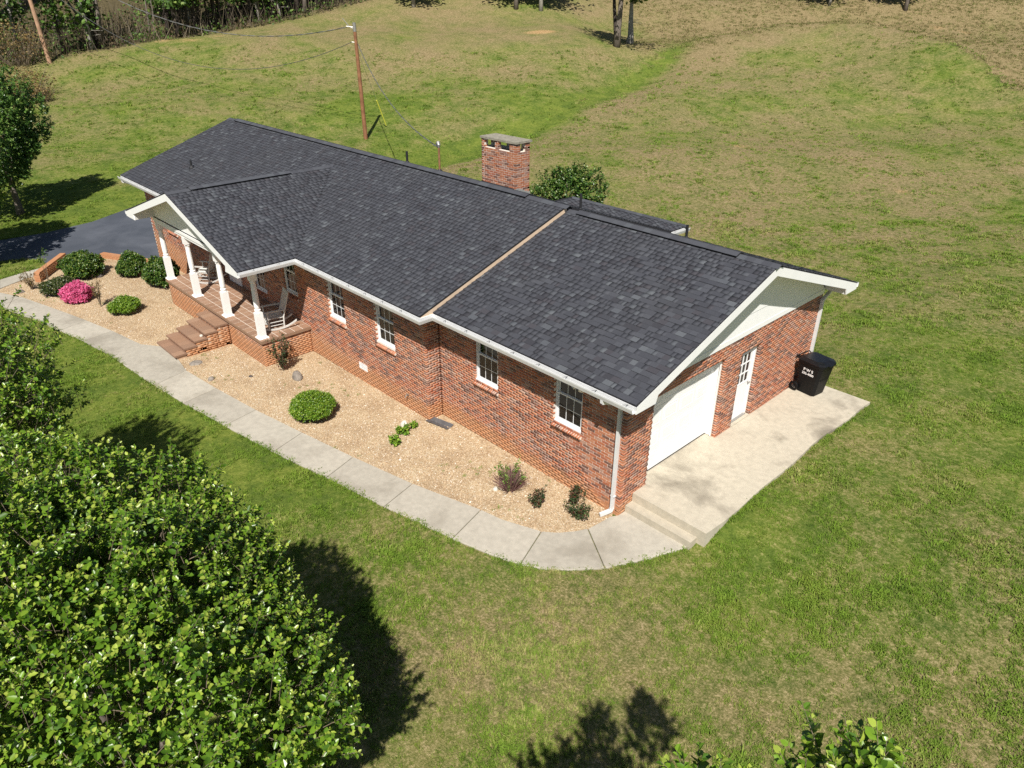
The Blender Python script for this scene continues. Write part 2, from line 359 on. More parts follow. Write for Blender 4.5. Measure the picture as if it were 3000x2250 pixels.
DRIVE = gpx((407, 601), (271, 651), (136, 683), (45, 698), (0, 705), (-260, 720), (-300, 790), (0, 766), (60, 761), (122, 763), (138, 776), (122, 806), (160, 790), (230, 752), (294, 752), (443, 771))+[(-25.1, -.4), (-25.1, 12.), (-31., 13.)]
PATIO = [(0.012, .4474), (1.887, .4474), (1.887, 8.28), (0.012, 8.28)]
HOUSE = [(-25, -.46), (0, 0), (0, 8.4), (-5.8, 8.4), (-5.8, 10.), (-11, 10.), (-11, 8.7), (-25, 8.7)]
# terrain sheet
def build_ground():
    def coords(a, b, step):
        c = list(np.arange(a, b+.01, step)); k = step
        lo, hi = [], []
        x = a
        while x > -1500: k *= 1.28; x -= k; lo.append(x)
        k = step; x = b
        while x < 1500: k *= 1.28; x += k; hi.append(x)
        return np.array(lo[::-1]+c+hi)
    X, Y = coords(-110, 62, 1.), coords(-30, 112, 1.)
    X = np.unique(np.concatenate([X, np.arange(-1, 9, .25)]).round(3)); Y = np.unique(np.concatenate([Y, np.arange(-3, 10, .25)]).round(3))
    gx, gy = np.meshgrid(X, Y); gzv = terr(gx, gy)-.004
    V = np.stack([gx, gy, gzv], -1).reshape(-1, 3); nx, ny = len(X), len(Y)
    i = np.arange(ny-1)[:, None]*nx+np.arange(nx-1)[None]; Fc = np.stack([i, i+1, i+nx+1, i+nx], -1).reshape(-1, 4)
    me = mesh_from('ground', V, Fc, 'lawn_soil', smooth=True)
    x, y = V[:, 0], V[:, 1]; u, v = _uv(x, y)
    dry = .44+.0*x
    uc, _ = crest(v)
    m = sstep(8, 24, v)*sstep(-6, 8, u-uc); dry = dry+.26*m                       # rough field past the crest
    dry += .30*np.exp(-(((u-43)/14)**2+((v-16)/16)**2))+.28*np.exp(-(((u-7)/4)**2+((v-9)/7)**2))+.22*np.exp(-(((u-10)/4)**2+((v+3)/3)**2))+.10*sstep(40, 70, u)
    dry += .1*sstep(66, 80, u)*(v > -25)
    dry -= .55*swale(x, y, 3.)*m2(u); dry += .22*swale(x-3.2, y-3.2, 4.)*m2(u)
    dry -= .45*np.exp(-(((u-15)/6)**2+((v+12)/9)**2))+.40*np.exp(-(((x+33)/9)**2+((y+1)/5)**2))+.15*np.exp(-(((u-62)/10)**2+((v+8)/14)**2))
    clay = np.zeros_like(x)
    for (a, b, s) in [(1560, 95, 1.6), (1610, 92, 1.5), (2160, 425, 1.0), (2195, 432, .7), (2640, 560, 1.1), (2830, 95, 1.5), (2740, 80, 1.5), (2900, 130, 1.2), (2950, 215, 1.0), (560, 118, 1.6), (470, 120, 1.5), (640, 105, 1.2), (2120, 800, .35), (470, 85, 2.5)]:
        h = hit(a, b); clay += .8*np.exp(-(((x-h[0])/s)**2+((y-h[1])/s)**2))
    clay += .55*np.exp(-((u-uc+.5)/.9)**2)*sstep(22, 30, v)+.25*np.exp(-((u-uc+3.5)/.8)**2)*sstep(30, 36, v)
    # woodland floor past the edge of the lawn
    edge = WOOD_U(v); litter = sstep(-.5, 2.5, u-edge)*(v < 2)
    for nm, val in (('dry', dry), ('clay', clay), ('litter', litter)):
        a = me.attributes.new(nm, 'FLOAT', 'POINT'); a.data.foreach_set('value', np.clip(val, 0, 2).astype(np.float32))
    obj('ground', me, kind='structure', label='mown lawn and rising hillside of green and straw-coloured grass')
WOODPX = [(-150, 205), (20, 205), (150, 182), (250, 158), (330, 146), (420, 128), (520, 116), (600, 106), (700, 88), (800, 74), (900, 52), (970, 34), (1060, 12), (1130, -10)]
_w = np.array([hit(*q)[:2] for q in WOODPX]); _wu, _wv = _uv(_w[:, 0], _w[:, 1]); _o = np.argsort(_wv)
def WOOD_U(v): return np.interp(v, _wv[_o], _wu[_o])
build_ground()
def slab_obj(name, poly, top, thick, mat, parent=None, kind=None, inset=.013, bevel=.01):
    P = np.array(poly, float); c = P.mean(0); n = len(P)
    a = .5*sum(P[i][0]*P[(i+1) % n][1]-P[(i+1) % n][0]*P[i][1] for i in range(n))
    if a < 0: P = P[::-1]
    P = c+(P-c)*(1-inset/np.maximum(np.linalg.norm(P-c, axis=1, keepdims=True), .1))
    Q = c+(P-c)*(1-bevel/np.maximum(np.linalg.norm(P-c, axis=1, keepdims=True), .1))
    z = np.array([gz(*p) for p in P])+top
    V = [(p[0], p[1], zz-thick) for p, zz in zip(P, z)]+[(p[0], p[1], zz-bevel) for p, zz in zip(P, z)]+[(p[0], p[1], zz) for p, zz in zip(Q, z)]
    Fc = [tuple(range(n-1, -1, -1)), tuple(range(2*n, 3*n))]
    for k in (0, 1): Fc += [(k*n+i, k*n+(i+1) % n, (k+1)*n+(i+1) % n, (k+1)*n+i) for i in range(n)]
    return obj(name, mesh_from(name, V, Fc, mat), parent, kind=kind)
walk = link(bpy.data.objects.new('sidewalk', None)); walk['kind'] = 'structure'; walk['label'] = 'curving pale concrete front walk cast in separate slabs'
for i, p in enumerate(SLABS): slab_obj('slab', p, .035+(.004 if i >= len(SECT) else 0), .12, 'walk_concrete', walk)
def sheet(name, poly, dz, mat, kind='structure', label=None):
    from mathutils.geometry import tessellate_polygon
    V = [(p[0], p[1], gz(*p)+dz) for p in poly]; T_ = tessellate_polygon([[Vector((p[0], p[1], 0)) for p in poly]]); Fc = []
    for a, b, c in T_:
        n_ = (V[b][0]-V[a][0])*(V[c][1]-V[a][1])-(V[b][1]-V[a][1])*(V[c][0]-V[a][0]); Fc.append((a, b, c) if n_ > 0 else (a, c, b))
    me = mesh_from(name, V, Fc, mat)
    return obj(name, me, kind=kind, label=label)
sheet('gravel_bed', BED, .010, 'bed_gravel', label='tan pea-gravel planting bed along the front wall')
sheet('driveway', DRIVE, .014, 'asphalt', label='dark blue-grey asphalt driveway past the far end of the house')
# concrete pad and steps at the garage
ZS = .424
pt = link(bpy.data.objects.new('concrete_pad', None)); pt['kind'] = 'structure'; pt['label'] = 'stained concrete pad with two steps in front of the garage door'
def edgy(n, x0, x1, y0, y1):       # slab outline with a slightly crooked lawn side
    k = np.linspace(0, 1, n); return [(x0, y0), (x1, y0)]+[(x1+.05*math.sin(6*t+1)*math.sin(math.pi*t)+.03*math.sin(17*t), y0+(y1-y0)*t) for t in k[1:-1]]+[(x1+.03, y1), (x0, y1)]
P = edgy(14, .012, 1.887, .4474, 8.28)
MB().prism([(x, y, -.25) for x, y in P], (0, 0, ZS+.25)).obj('slab', 'slab_concrete', pt)
MB().box(.014, 1.70, .212, .446, -.2, ZS/2).obj('step', 'slab_concrete', pt)
# ================================================================== the house
H = thing('brick_house', 'long single-storey red brick house with charcoal shingle roof and white trim', 'house')
ORANGE = [(.50, .185, .090), (.46, .155, .075), (.53, .215, .110), (.43, .135, .068), (.48, .195, .105), (.40, .130, .075), (.55, .245, .14)]
DARK = [(.150, .082, .070), (.110, .070, .066), (.205, .105, .082), (.085, .058, .056)]
MAUVE = [(.40, .24, .19), (.34, .205, .175), (.45, .30, .235)]
BPAL = [tuple(.70*a+.30*b for a, b in zip(c, (.40, .165, .095))) for c in ORANGE+DARK+MAUVE]
def bcol():
    r = random.random()
    return random.randrange(7) if r < .64 else (7+random.randrange(4) if r < .84 else 11+random.randrange(3))
BR = Pieces('brick', 'brick', BPAL)
BH, BL, GAP = .0677, .203, .0125
def brick_wall(o, u, n, W, z0, z1, ops=(), lead=(0, .105), tail=(0, 0), anchor='start', depth=.095, store=None, backing=True, parent=None, bname='wall', slope=None, bdepth=.2):
    S = store or BR; u = np.array(u, float); n = np.array(n, float); ax = axes(u, n); o = np.array(o, float)
    k0 = int(math.floor((z0+.5)/BH)); k = k0
    while True:
        zb = -.5+k*BH; zt = zb+BH-GAP
        if zb >= z1-.01: break
        zb, zt = max(zb, z0), min(zt, z1)
        s, e = lead[k % 2], W-tail[k % 2]
        if slope:
            s, e = max(s, slope(.5*(zb+zt))[0]), min(e, slope(.5*(zb+zt))[1])
        if zt-zb > .015 and e > s:
            cuts = sorted([(a, b) for a, b, c, d in ops if c < .5*(zb+zt) < d])
            segs, x = [], s
            for a, b in cuts:
                if a > x: segs.append((x, a))
                x = max(x, b)
            if x < e: segs.append((x, e))
            off = (s if anchor == 'start' else e+GAP) % BL
            for a, b in segs:
                j = math.floor((a-off)/BL)
                while off+j*BL < b-.02:
                    x0, x1 = max(a, off+j*BL), min(b, off+(j+1)*BL-GAP)
                    if x1-x0 > .025:
                        L = round(x1-x0, 2) if abs(x1-x0-(BL-GAP)) > .004 else BL-GAP
                        m = .5*(x0+x1); pr_ = random.choice((0, 0, .001, .002, .003))
                        S.add(o+u*m+np.array([0, 0, .5*(zb+zt)])-n*(depth/2-pr_), ax, (min(L, x1-x0), round(zt-zb, 4), depth), bcol())
                    j += 1
        k += 1
    if backing:
        e5 = .005
        us = sorted({.012, W-.012, *[x for a, b, c, d in ops for x in (max(.012, a-e5), min(W-.012, b+e5))]}); zs = sorted({z0, z1, *[min(max(x, z0), z1) for a, b, c, d in ops for x in (c-e5, d+e5)]})
        mb = MB()
        for a, b in zip(us[:-1], us[1:]):
            for c, d in zip(zs[:-1], zs[1:]):
                um, zm = .5*(a+b), .5*(c+d)
                if b-a < 1e-4 or d-c < 1e-4 or any(A-e5 < um < B+e5 and Cc-e5 < zm < D+e5 for A, B, Cc, D in ops): continue
                q = [o+u*x+np.array([0, 0, z])-n*.004 for x, z in ((a, c), (b, c), (b, d), (a, d))]
                mb.prism(q, -n*bdepth)
        return mb.obj(bname, 'mortar', parent)
LG, J = 6.09, .459
WB = 1.585                         # window sill height
def wbox(x0, x1, zb=WB): return (x0, x1, zb, zb+1.44)
GW = [(-4.69, -3.87), (-2.01, -1.19)]; HW = [(-8.30, -7.44), (-10.74, -9.88)]; PW = [(-13.43, -12.62, 1.585), (-15.66, -14.82, 1.05), (-23.1, -22.2, 1.5)]
front = brick_wall((-LG, 0, 0), (1, 0, 0), (0, -1, 0), LG, -.15, 3.11, [(a+LG, b+LG, WB, WB+1.44) for a, b in GW], lead=(.0, .0), tail=(0, .105), anchor='end', parent=H, bname='wall')
GO, DO = (.929, 3.70), (4.43, 5.31)
endw = brick_wall((0, 0, 0), (0, 1, 0), (1, 0, 0), 8.40, -.15, 2.985, [(GO[0], GO[1], ZS-.07, 2.63), (DO[0], DO[1], ZS-.07, 2.49)], lead=(.105, 0), parent=H, bname='wall')
main = brick_wall((-25.05, -J, 0), (1, 0, 0), (0, -1, 0), 25.05-LG, -.35, 3.11, [(a+25.05, b+25.05, 1.55, 2.99) for a, b in HW]+[(a+25.05, b+25.05, c, c+1.44) for a, b, c in PW], tail=(0, .105), anchor='end', parent=H, bname='wall')
jog = brick_wall((-LG, -J, 0), (0, 1, 0), (1, 0, 0), J, -.15, 3.11, lead=(.105, 0), parent=H, bname='wall')
m = MB(); m.box(-25.06, -24.86, -.25, 8.7, -.4, 3.11); m.box(-24.8, -.02, 8.2, 8.4, -.3, 3.1); m.box(-10.9, -5.9, 8.42, 10.0, -.3, 3.1); m.obj('wall', 'far_brick', H)
# --- roof
SH = [(.070, .073, .087), (.065, .068, .081), (.076, .079, .093), (.060, .062, .074), (.085, .089, .104), (.105, .113, .128), (.130, .140, .155), (.069, .066, .077), (.049, .049, .059), (.094, .099, .114)]
SHW = [.2, .2, .16, .12, .1, .045, .02, .06, .06, .035]
SH = [tuple(.92*a+.08*b for a, b in zip(c, (.071, .074, .088))) for c in SH]
SG = Pieces('shingle', 'shingle', SH)
EXP = .146
def shingle_plane(o, u, up, length, rng_at, jit=0.):
    """o: eave start, u along the eave, up: unit vector up the slope, length of slope; rng_at(w) -> list of (u0,u1)"""
    u = np.array(u, float); up = np.array(up, float); n = np.cross(u, up); ax = np.stack([u, up, n], 1); o = np.array(o, float)
    k = 0
    while k*EXP < length-.02:
        w0 = k*EXP; w1 = min((k+1)*EXP+.02, length)
        for a, b in rng_at(min(.5*(w0+w1), length)):
            x = a-random.random()*.2
            while x < b:
                wd_ = random.choice((.09, .12, .14, .16, .16, .18, .20, .24)); x0, x1 = max(a, x), min(b, x+wd_); x += wd_
                if x1-x0 < .02: continue
                th = random.choice((.007, .009, .016, .020)); ci = int(np.searchsorted(np.cumsum(SHW), random.random()*.999)); ci = min(ci, 9)
                dim = (round(x1-x0, 3), round(w1-w0, 3), th)
                SG.add(o+u*(.5*(x0+x1))+up*(.5*(w0+w1))+n*(th/2+.002), ax, dim, ci, wedge=.002)
        k += 1
def upv(dx, dy, dz):
    v = np.array([dx, dy, dz], float); L = np.linalg.norm(v); return v/L, L
E1, Y1, Z1, R1 = -.574, 4.2, 4.91, 3.293       # garage: eave y, ridge y, ridge z, eave z
E2, Y2, Z2, R2 = -.963, 4.1245, 5.022, 3.290
XR, XJ = .602, -5.563
up, L = upv(0, Y1-E1, Z1-R1); shingle_plane((XJ+.02, E1, R1), (1, 0, 0), up, L, lambda w: [(0, XR-XJ-.02)])
up, L = upv(0, -(Y1-E1), Z1-R1); shingle_plane((XR, 2*Y1-E1, R1), (-1, 0, 0), up, L, lambda w: [(0, XR-XJ-.02)])
XPK, ZPK, YPO = -15.745, 4.676, -2.735; XVL = 2*XPK-XV
up, L = upv(0, Y2-E2, Z2-R2); Lr2 = L
def main_rng(w):
    h = (Z2-R2)*w/Lr2; q = (ZPK-R2)
    if h >= q: return [(0, XJ-XL)]
    t = 1-h/q
    return [(0, XPK-t*(XPK-XVL)-XL), (XPK+t*(XV-XPK)-XL, XJ-XL)]
shingle_plane((XL, E2, R2), (1, 0, 0), up, L, main_rng)
up, L = upv(0, -(Y2-E2), Z2-R2); shingle_plane((XJ, 2*Y2-E2, R2), (-1, 0, 0), up, L, lambda w: [(0, XJ-XL)])
YB = E2+(ZPK-R2)*(Y2-E2)/(Z2-R2)               # where the porch ridge dies into the main roof
up, L = upv(-(XV-XPK), 0, ZPK-R2); shingle_plane((XV, YPO, R2), (0, 1, 0), up, L, lambda w: [(0, (E2-YPO)+(YB-E2)*w/L)])
up, L2_ = upv((XV-XPK), 0, ZPK-R2); shingle_plane((XVL, YB, R2), (0, -1, 0), up, L2_, lambda w: [((YB-E2)*(1-w/L2_), YB-YPO)])
# rear hipped wing
WX, WY, WZ, WPX, WPY, WPZ = -5.71, 10.35, 3.2, -8.43, 7.63, 4.12
VY = 9.30
up, L3_ = upv(-(WX-WPX), 0, WPZ-WZ); shingle_plane((WX, 6.7, WZ), (0, 1, 0), up, L3_, lambda w: [((VY-6.7)+(6.77-VY)*w/L3_, (WY-6.7)-(WY-WPY)*w/L3_)])
roof = MB()
def deck(q, t=.10): roof.prism(q, (0, 0, -t))
g = .004
deck([(XJ, E1, R1-g), (XR, E1, R1-g), (XR, Y1, Z1-g), (XJ, Y1, Z1-g)]); deck([(XJ, 2*Y1-E1, R1-g), (XR, 2*Y1-E1, R1-g), (XR, Y1, Z1-g), (XJ, Y1, Z1-g)])
deck([(XL, E2, R2-g), (XVL, E2, R2-g), (XPK, YB, ZPK-g), (XV, E2, R2-g), (XJ, E2, R2-g), (XJ, Y2, Z2-g), (XL, Y2, Z2-g)]); deck([(XL, 2*Y2-E2, R2-g), (XJ, 2*Y2-E2, R2-g), (XJ, Y2, Z2-g), (XL, Y2, Z2-g)])
deck([(XV, YPO, R2-g), (XV, E2, R2-g), (XPK, YB, ZPK-g), (XPK, YPO, ZPK-g)]); deck([(XVL, YPO, R2-g), (XVL, E2, R2-g), (XPK, YB, ZPK-g), (XPK, YPO, ZPK-g)])
deck([(WX, VY, WZ-g), (WX, WY, WZ-g), (WPX, WPY, WPZ-g), (WPX, 6.77, WPZ-g)]); deck([(2*WPX-WX, VY, WZ-g), (2*WPX-WX, WY, WZ-g), (WPX, WPY, WPZ-g), (WPX, 6.77, WPZ-g)]); deck([(WX, WY, WZ-g), (2*WPX-WX, WY, WZ-g), (WPX, WPY, WPZ-g)])
ROOF = roof.obj('roof', 'roof_deck', H, label='charcoal architectural shingle roof with a long ridge and front gable')
SG.build(ROOF, 300, pick=lambda c: (c[:, 0] > -14)*1.)
# ridge vents and caps
CAPS = Pieces('ridge_cap', 'shingle', SH)
def ridge(x0, x1, pt_at, along, side, slope, vent):
    along = np.array(along, float); side = np.array(side, float)
    s = np.array([0, 0, 1.]); L = abs(x1-x0); k = 0
    if vent:
        mb = MB()
        for sg in (1, -1):
            dn = side*sg-s*slope; dn /= np.linalg.norm(dn); a, b = pt_at(x0), pt_at(x1); nn = np.cross(along, dn); nn = nn if nn[2] > 0 else -nn
            q = [a+nn*.012, b+nn*.012, b+dn*.15+nn*.012, a+dn*.15+nn*.012]; mb.prism(q, nn*.048)
        mb.obj('ridge_vent', 'black_vent', ROOF)
    h = .064 if vent else .016
    while k*.2 < L:
        for sg in (1, -1):
            dn = side*sg-s*slope; dn /= np.linalg.norm(dn); nn = np.cross(along, dn); nn = nn if nn[2] > 0 else -nn
            p = pt_at(x0+(x1-x0)*min(1, (k*.2+.1)/L)); ax = np.stack([along, np.cross(nn, along), nn], 1)
            CAPS.add(p+dn*.082+nn*(h+.002*(k % 2)), ax, (.215, .165, .010), random.choice((0, 2, 4, 4, 9, 9, 5)))
        k += 1
SLP = .34
ridge(-25.2, -7.0, lambda x: np.array([x, Y2, Z2]), (1, 0, 0), (0, 1, 0), SLP, True)
ridge(XL, -25.2, lambda x: np.array([x, Y2, Z2]), (1, 0, 0), (0, 1, 0), SLP, False); ridge(-7.0, XJ, lambda x: np.array([x, Y2, Z2]), (1, 0, 0), (0, 1, 0), SLP, False)
ridge(-5.15, -.35, lambda x: np.array([x, Y1, Z1]), (1, 0, 0), (0, 1, 0), SLP, True); ridge(-.35, XR, lambda x: np.array([x, Y1, Z1]), (1, 0, 0), (0, 1, 0), SLP, False); ridge(XJ, -5.15, lambda x: np.array([x, Y1, Z1]), (1, 0, 0), (0, 1, 0), SLP, False)
ridge(-2.0, 1.3, lambda y: np.array([XPK, y, ZPK]), (0, 1, 0), (1, 0, 0), SLP, True); ridge(YPO, -2.0, lambda y: np.array([XPK, y, ZPK]), (0, 1, 0), (1, 0, 0), SLP, False); ridge(1.3, YB, lambda y: np.array([XPK, y, ZPK]), (0, 1, 0), (1, 0, 0), SLP, False)
hipd = np.array([WPX-WX, WPY-WY, WPZ-WZ]); hl = np.linalg.norm(hipd)
ridge(0, hl, lambda t: np.array([WX, WY, WZ])+hipd*t/hl, hipd/hl, np.array([.7071, -.7071, 0]), .2, False)
CAPS.build(ROOF, 300)
# exposed board where the higher roof ends over the garage roof
def sl(y): return R2+(y-E2)*(Z2-R2)/(Y2-E2)
def sl1(y): return R1+(y-E1)*(Z1-R1)/(Y1-E1)
m = MB(); m.prism([(XJ+.028, E2+.02, sl(E2+.02)-.012), (XJ+.028, Y2-.03, sl(Y2-.03)-.012), (XJ+.028, Y2-.03, sl(Y2-.03)-.20), (XJ+.028, E2+.02, sl(E2+.02)-.17)], (-.026, 0, 0)); m.obj('rake_board', 'bare_board', H)
m = MB(); m.prism([(XJ+.034, E2, sl(E2)+.006), (XJ+.034, Y2, sl(Y2)+.006), (XJ+.034, Y2, sl(Y2)-.012), (XJ+.034, E2, sl(E2)-.012)], (-.05, 0, 0)); m.obj('drip_edge', 'black_vent', H)
# --- fascia, gutters, soffits
def offset_path(path, d):
    P = [np.array(p, float) for p in path]; out = []
    nr = []
    for a, b in zip(P[:-1], P[1:]):
        t = (b-a)/np.linalg.norm(b-a); nr.append(np.array([t[1], -t[0]]))      # right-hand side of travel
    for i in range(len(P)):
        if i == 0: out.append(P[0]+nr[0]*d)
        elif i == len(P)-1: out.append(P[-1]+nr[-1]*d)
        else:
            m_ = nr[i-1]+nr[i]; out.append(P[i]+m_*d*2/(m_@m_)*1.0)
    return out
def sweep(name, path, prof, mat, parent):
    rings = [offset_path(path, d) for d, z in prof]; n = len(prof); k = len(path)
    V = [(rings[j][i][0], rings[j][i][1], prof[j][1]) for i in range(k) for j in range(n)]
    Fc = [(i*n+j, (i+1)*n+j, (i+1)*n+(j+1) % n, i*n+(j+1) % n) for i in range(k-1) for j in range(n)]+[tuple(range(n)), tuple((k-1)*n+j for j in range(n-1, -1, -1))]
    bm = bmesh.new(); vs = [bm.verts.new(v) for v in V]
    for f in Fc: bm.faces.new([vs[i] for i in f])
    bmesh.ops.recalc_face_normals(bm, faces=bm.faces); me = bpy.data.meshes.new(name); bm.to_mesh(me); bm.free(); me.materials.append(MATS[mat]); return obj(name, me, parent)
def gutter(path, ztop, hang=True):
    w, h, t = .125, .115, .004
    prof = [(.004, ztop), (.004, ztop-h), (w-.025, ztop-h), (w, ztop-.03), (w, ztop), (w-.012, ztop), (w-.012, ztop-.006), (w-t, ztop-.008), (w-t, ztop-.032), (w-.028, ztop-h+t), (.004+t, ztop-h+t), (.004+t, ztop)]
    gobj = sweep('gutter', path, prof, 'gutter_white', H)
    if hang:
        o1, o2 = offset_path(path, .008), offset_path(path, w-.008)
        for (a, b), (c, d) in zip(zip(o1[:-1], o1[1:]), zip(o2[:-1], o2[1:])):
            L = np.linalg.norm(b-a)
            if L < 1: continue
            for s in np.arange(.45, L, .78):
                p, q = a+(b-a)*s/L, c+(d-c)*s/L; t = (b-a)/L*.012; s2 = (b-a)/L*.03
                MB().add([(*(p-t+s2), ztop-.004), (*(p+t+s2), ztop-.004), (*(q+t-s2), ztop+.003), (*(q-t-s2), ztop+.003)], [(0, 1, 2, 3)]).obj('gutter_hanger', 'galvanised', gobj)
    return gobj
PATH1 = [(XR-.004, E1), (XJ+.036, E1), (XJ+.036, E2), (XV, E2), (XV, YPO+.004)]
PATH1 = PATH1[::-1]      # travel so that the right-hand side faces the lawn
FASC = lambda zt, zb: [(.0, zt), (.0, zb), (-.022, zb), (-.022, zt)]
for path in (PATH1, [(XL, E2), (XVL, E2)], ):
    pass
def fascia_gutter(path, zt=3.262):
    o = offset_path(path, 1.)
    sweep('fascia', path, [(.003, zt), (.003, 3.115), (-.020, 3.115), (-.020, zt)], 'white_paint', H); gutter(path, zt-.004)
# outward must be on the right-hand side of travel
fascia_gutter([(XV, YPO+.006), (XV, E2), (XJ+.036, E2), (XJ+.036, E1), (XR-.004, E1)][::1] if False else [(XV, YPO+.006), (XV, E2), (XJ+.036, E2), (XJ+.036, E1), (XR-.004, E1)])
fascia_gutter([(XL, E2), (XVL, E2), (XVL, YPO+.006)])
fascia_gutter([(XR-.004, 2*Y1-E1), (XJ+.05, 2*Y1-E1)])
fascia_gutter([(WX, VY-.15), (WX, WY)], 3.17)
s = MB()
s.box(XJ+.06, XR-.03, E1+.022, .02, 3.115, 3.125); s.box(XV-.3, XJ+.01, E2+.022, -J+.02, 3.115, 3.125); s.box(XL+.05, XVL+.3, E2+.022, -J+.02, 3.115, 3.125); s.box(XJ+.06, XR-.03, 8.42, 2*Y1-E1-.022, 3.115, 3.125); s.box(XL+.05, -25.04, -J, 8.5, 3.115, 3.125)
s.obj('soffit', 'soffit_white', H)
# garage gable: rake boards, boxed returns, siding
def rake(name, pts_out, x, t, parent): MB().prism([(x, y, z) for y, z in pts_out], (t, 0, 0)).obj(name, 'white_paint', parent)
D = .215
yb = 2*Y1-E1
rake('rake_fascia', [(E1, R1-.030), (Y1, Z1-.030), (Y1, Z1-D-.03), (.10, sl1(.10)-D-.03), (.04, 3.105), (E1, 3.105)], XR+.004, -.028, H)
rake('rake_fascia', [(yb, R1-.030), (Y1, Z1-.030), (Y1, Z1-D-.03), (8.30, sl1(.10)-D-.03), (8.36, 3.105), (yb, 3.105)], XR+.004, -.028, H)
m = MB()
for sgn in (0, 1):
    f = (lambda y: y) if not sgn else (lambda y: 2*Y1-y)
    q = [(.004, f(.0), sl1(0)-.125), (.004, f(Y1), Z1-.125), (XR-.026, f(Y1), Z1-.125), (XR-.026, f(0), sl1(0)-.125)]; m.prism(q, (0, 0, .02))
    m.prism([(.004, f(E1+.02), 3.10), (.004, f(.035), 3.10), (.004, f(.035), sl1(.035)-.12), (.004, f(E1+.02), R1-.11)], (XR-.032, 0, 0))
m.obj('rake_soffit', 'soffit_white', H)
MB().box(.006, .034, .04, 8.36, 2.985, 3.115).obj('frieze_board', 'white_paint', H)
z = 3.118
while z < 4.74:
    z2 = min(z+.40, 4.745); f = lambda zz: max(.04, (zz+.13-R1)*(Y1-E1)/(Z1-R1)+E1)
    MB().add([(.008, f(z), z), (.008, 8.4-f(z), z), (.008, 8.4-f(z2), z2), (.008, f(z2), z2), (.026, f(z), z), (.026, 8.4-f(z), z), (.014, 8.4-f(z2), z2), (.014, f(z2), z2)], [(3, 2, 1, 0), (4, 5, 6, 7), (0, 1, 5, 4), (2, 3, 7, 6), (1, 2, 6, 5), (3, 0, 4, 7)]).obj('siding_board', 'white_paint', H)
    z = z2-.004
    if z > 4.70: break
m = MB(); m.box(-.2, .004, .02, 8.38, 2.985, 3.12); m.prism([(.004, .1, 3.12), (.004, 8.3, 3.12), (.004, Y1, Z1-.14)], (-.15, 0, 0)); m.obj('gable_wall', 'white_paint', H)
# --- windows
def window(x0, x1, zb, y, backing='room_dark', h=1.44, sticker=False):
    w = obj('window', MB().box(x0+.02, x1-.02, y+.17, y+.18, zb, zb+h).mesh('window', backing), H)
    f = MB(); t = .05
    for a, b, c, d in ((x0+.003, x0+t, zb+.003, zb+h-.003), (x1-t, x1-.003, zb+.003, zb+h-.003), (x0+t, x1-t, zb+.003, zb+.055), (x0+t, x1-t, zb+h-t, zb+h-.003)): f.box(a, b, y+.045, y+.14, c, d)
    f.obj('frame', 'white_vinyl', w)
    MB().box(x0+.004, x1-.004, y+.012, y+.05, zb+.004, zb+.034).obj('sill', 'white_vinyl', w)
    a, b = x0+t, x1-t; zm = zb+.055+(h-.105)/2; s = .034
    for (c, d, yy) in ((zb+.055, zm+.017, y+.068), (zm-.017, zb+h-t, y+.098)):
        m = MB(); m.box(a+.002, a+s, yy, yy+.028, c+.002, d-.002); m.box(b-s, b-.002, yy, yy+.028, c+.002, d-.002); m.box(a+s, b-s, yy, yy+.028, c+.002, c+s+.012); m.box(a+s, b-s, yy, yy+.028, d-s, d-.002); m.obj('sash', 'white_vinyl', w)
        X = np.linspace(a+s, b-s, 4); Z = np.linspace(c+s+.012, d-s, 3); mu = MB()
        for q in X[1:-1]: mu.box(q-.008, q+.008, yy+.009, yy+.0185, Z[0], Z[-1])
        mu.box(X[0], X[-1], yy+.0095, yy+.018, Z[1]-.008, Z[1]+.008); mu.obj('muntin', 'white_vinyl', w)
        for i in range(3):
            for j in range(2): MB().box(X[i]+.0085, X[i+1]-.0085, yy+.012, yy+.016, Z[j]+.0085, Z[j+1]-.0085).obj('pane', 'pane_glass', w)
        if sticker and yy > y+.08: MB().box(X[0]+.05, X[0]+.13, yy+.008, yy+.010, Z[1]-.02+.05, Z[1]+.19).obj('sticker', 'white_paint', w)
    # rowlock sill bricks
    n = int(round((x1-x0+.06)/.0677)); ax = axes((1, 0, 0), (0, -1, 0)); tilt = math.radians(14)
    R = np.array(Matrix.Rotation(tilt, 3, 'X')); ax = R @ ax
    for k in range(n):
        BR.add((x0-.03+(k+.5)*(x1-x0+.06)/n, y+.008, zb-.079), ax, (.048, .062, .155), bcol())
    M4 = Matrix.Translation((0, y+.014, zb-.081)) @ Matrix.Rotation(tilt, 4, 'X'); MB().box(x0-.028, x1+.028, -.068, .075, -.030, .026, M4).obj('sill_bed', 'mortar', w)
for i, (a, b) in enumerate(GW): window(a, b, WB, 0., sticker=(i == 0))
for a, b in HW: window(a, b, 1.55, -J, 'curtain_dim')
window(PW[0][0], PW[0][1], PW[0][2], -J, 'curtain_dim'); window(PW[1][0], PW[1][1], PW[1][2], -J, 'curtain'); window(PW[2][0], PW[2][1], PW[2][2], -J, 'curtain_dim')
# front door in the shade of the porch
d = obj('door', MB().box(-17.7, -16.75, -J-.03, -J+.05, .80, 2.86).mesh('door', 'white_vinyl'), H)
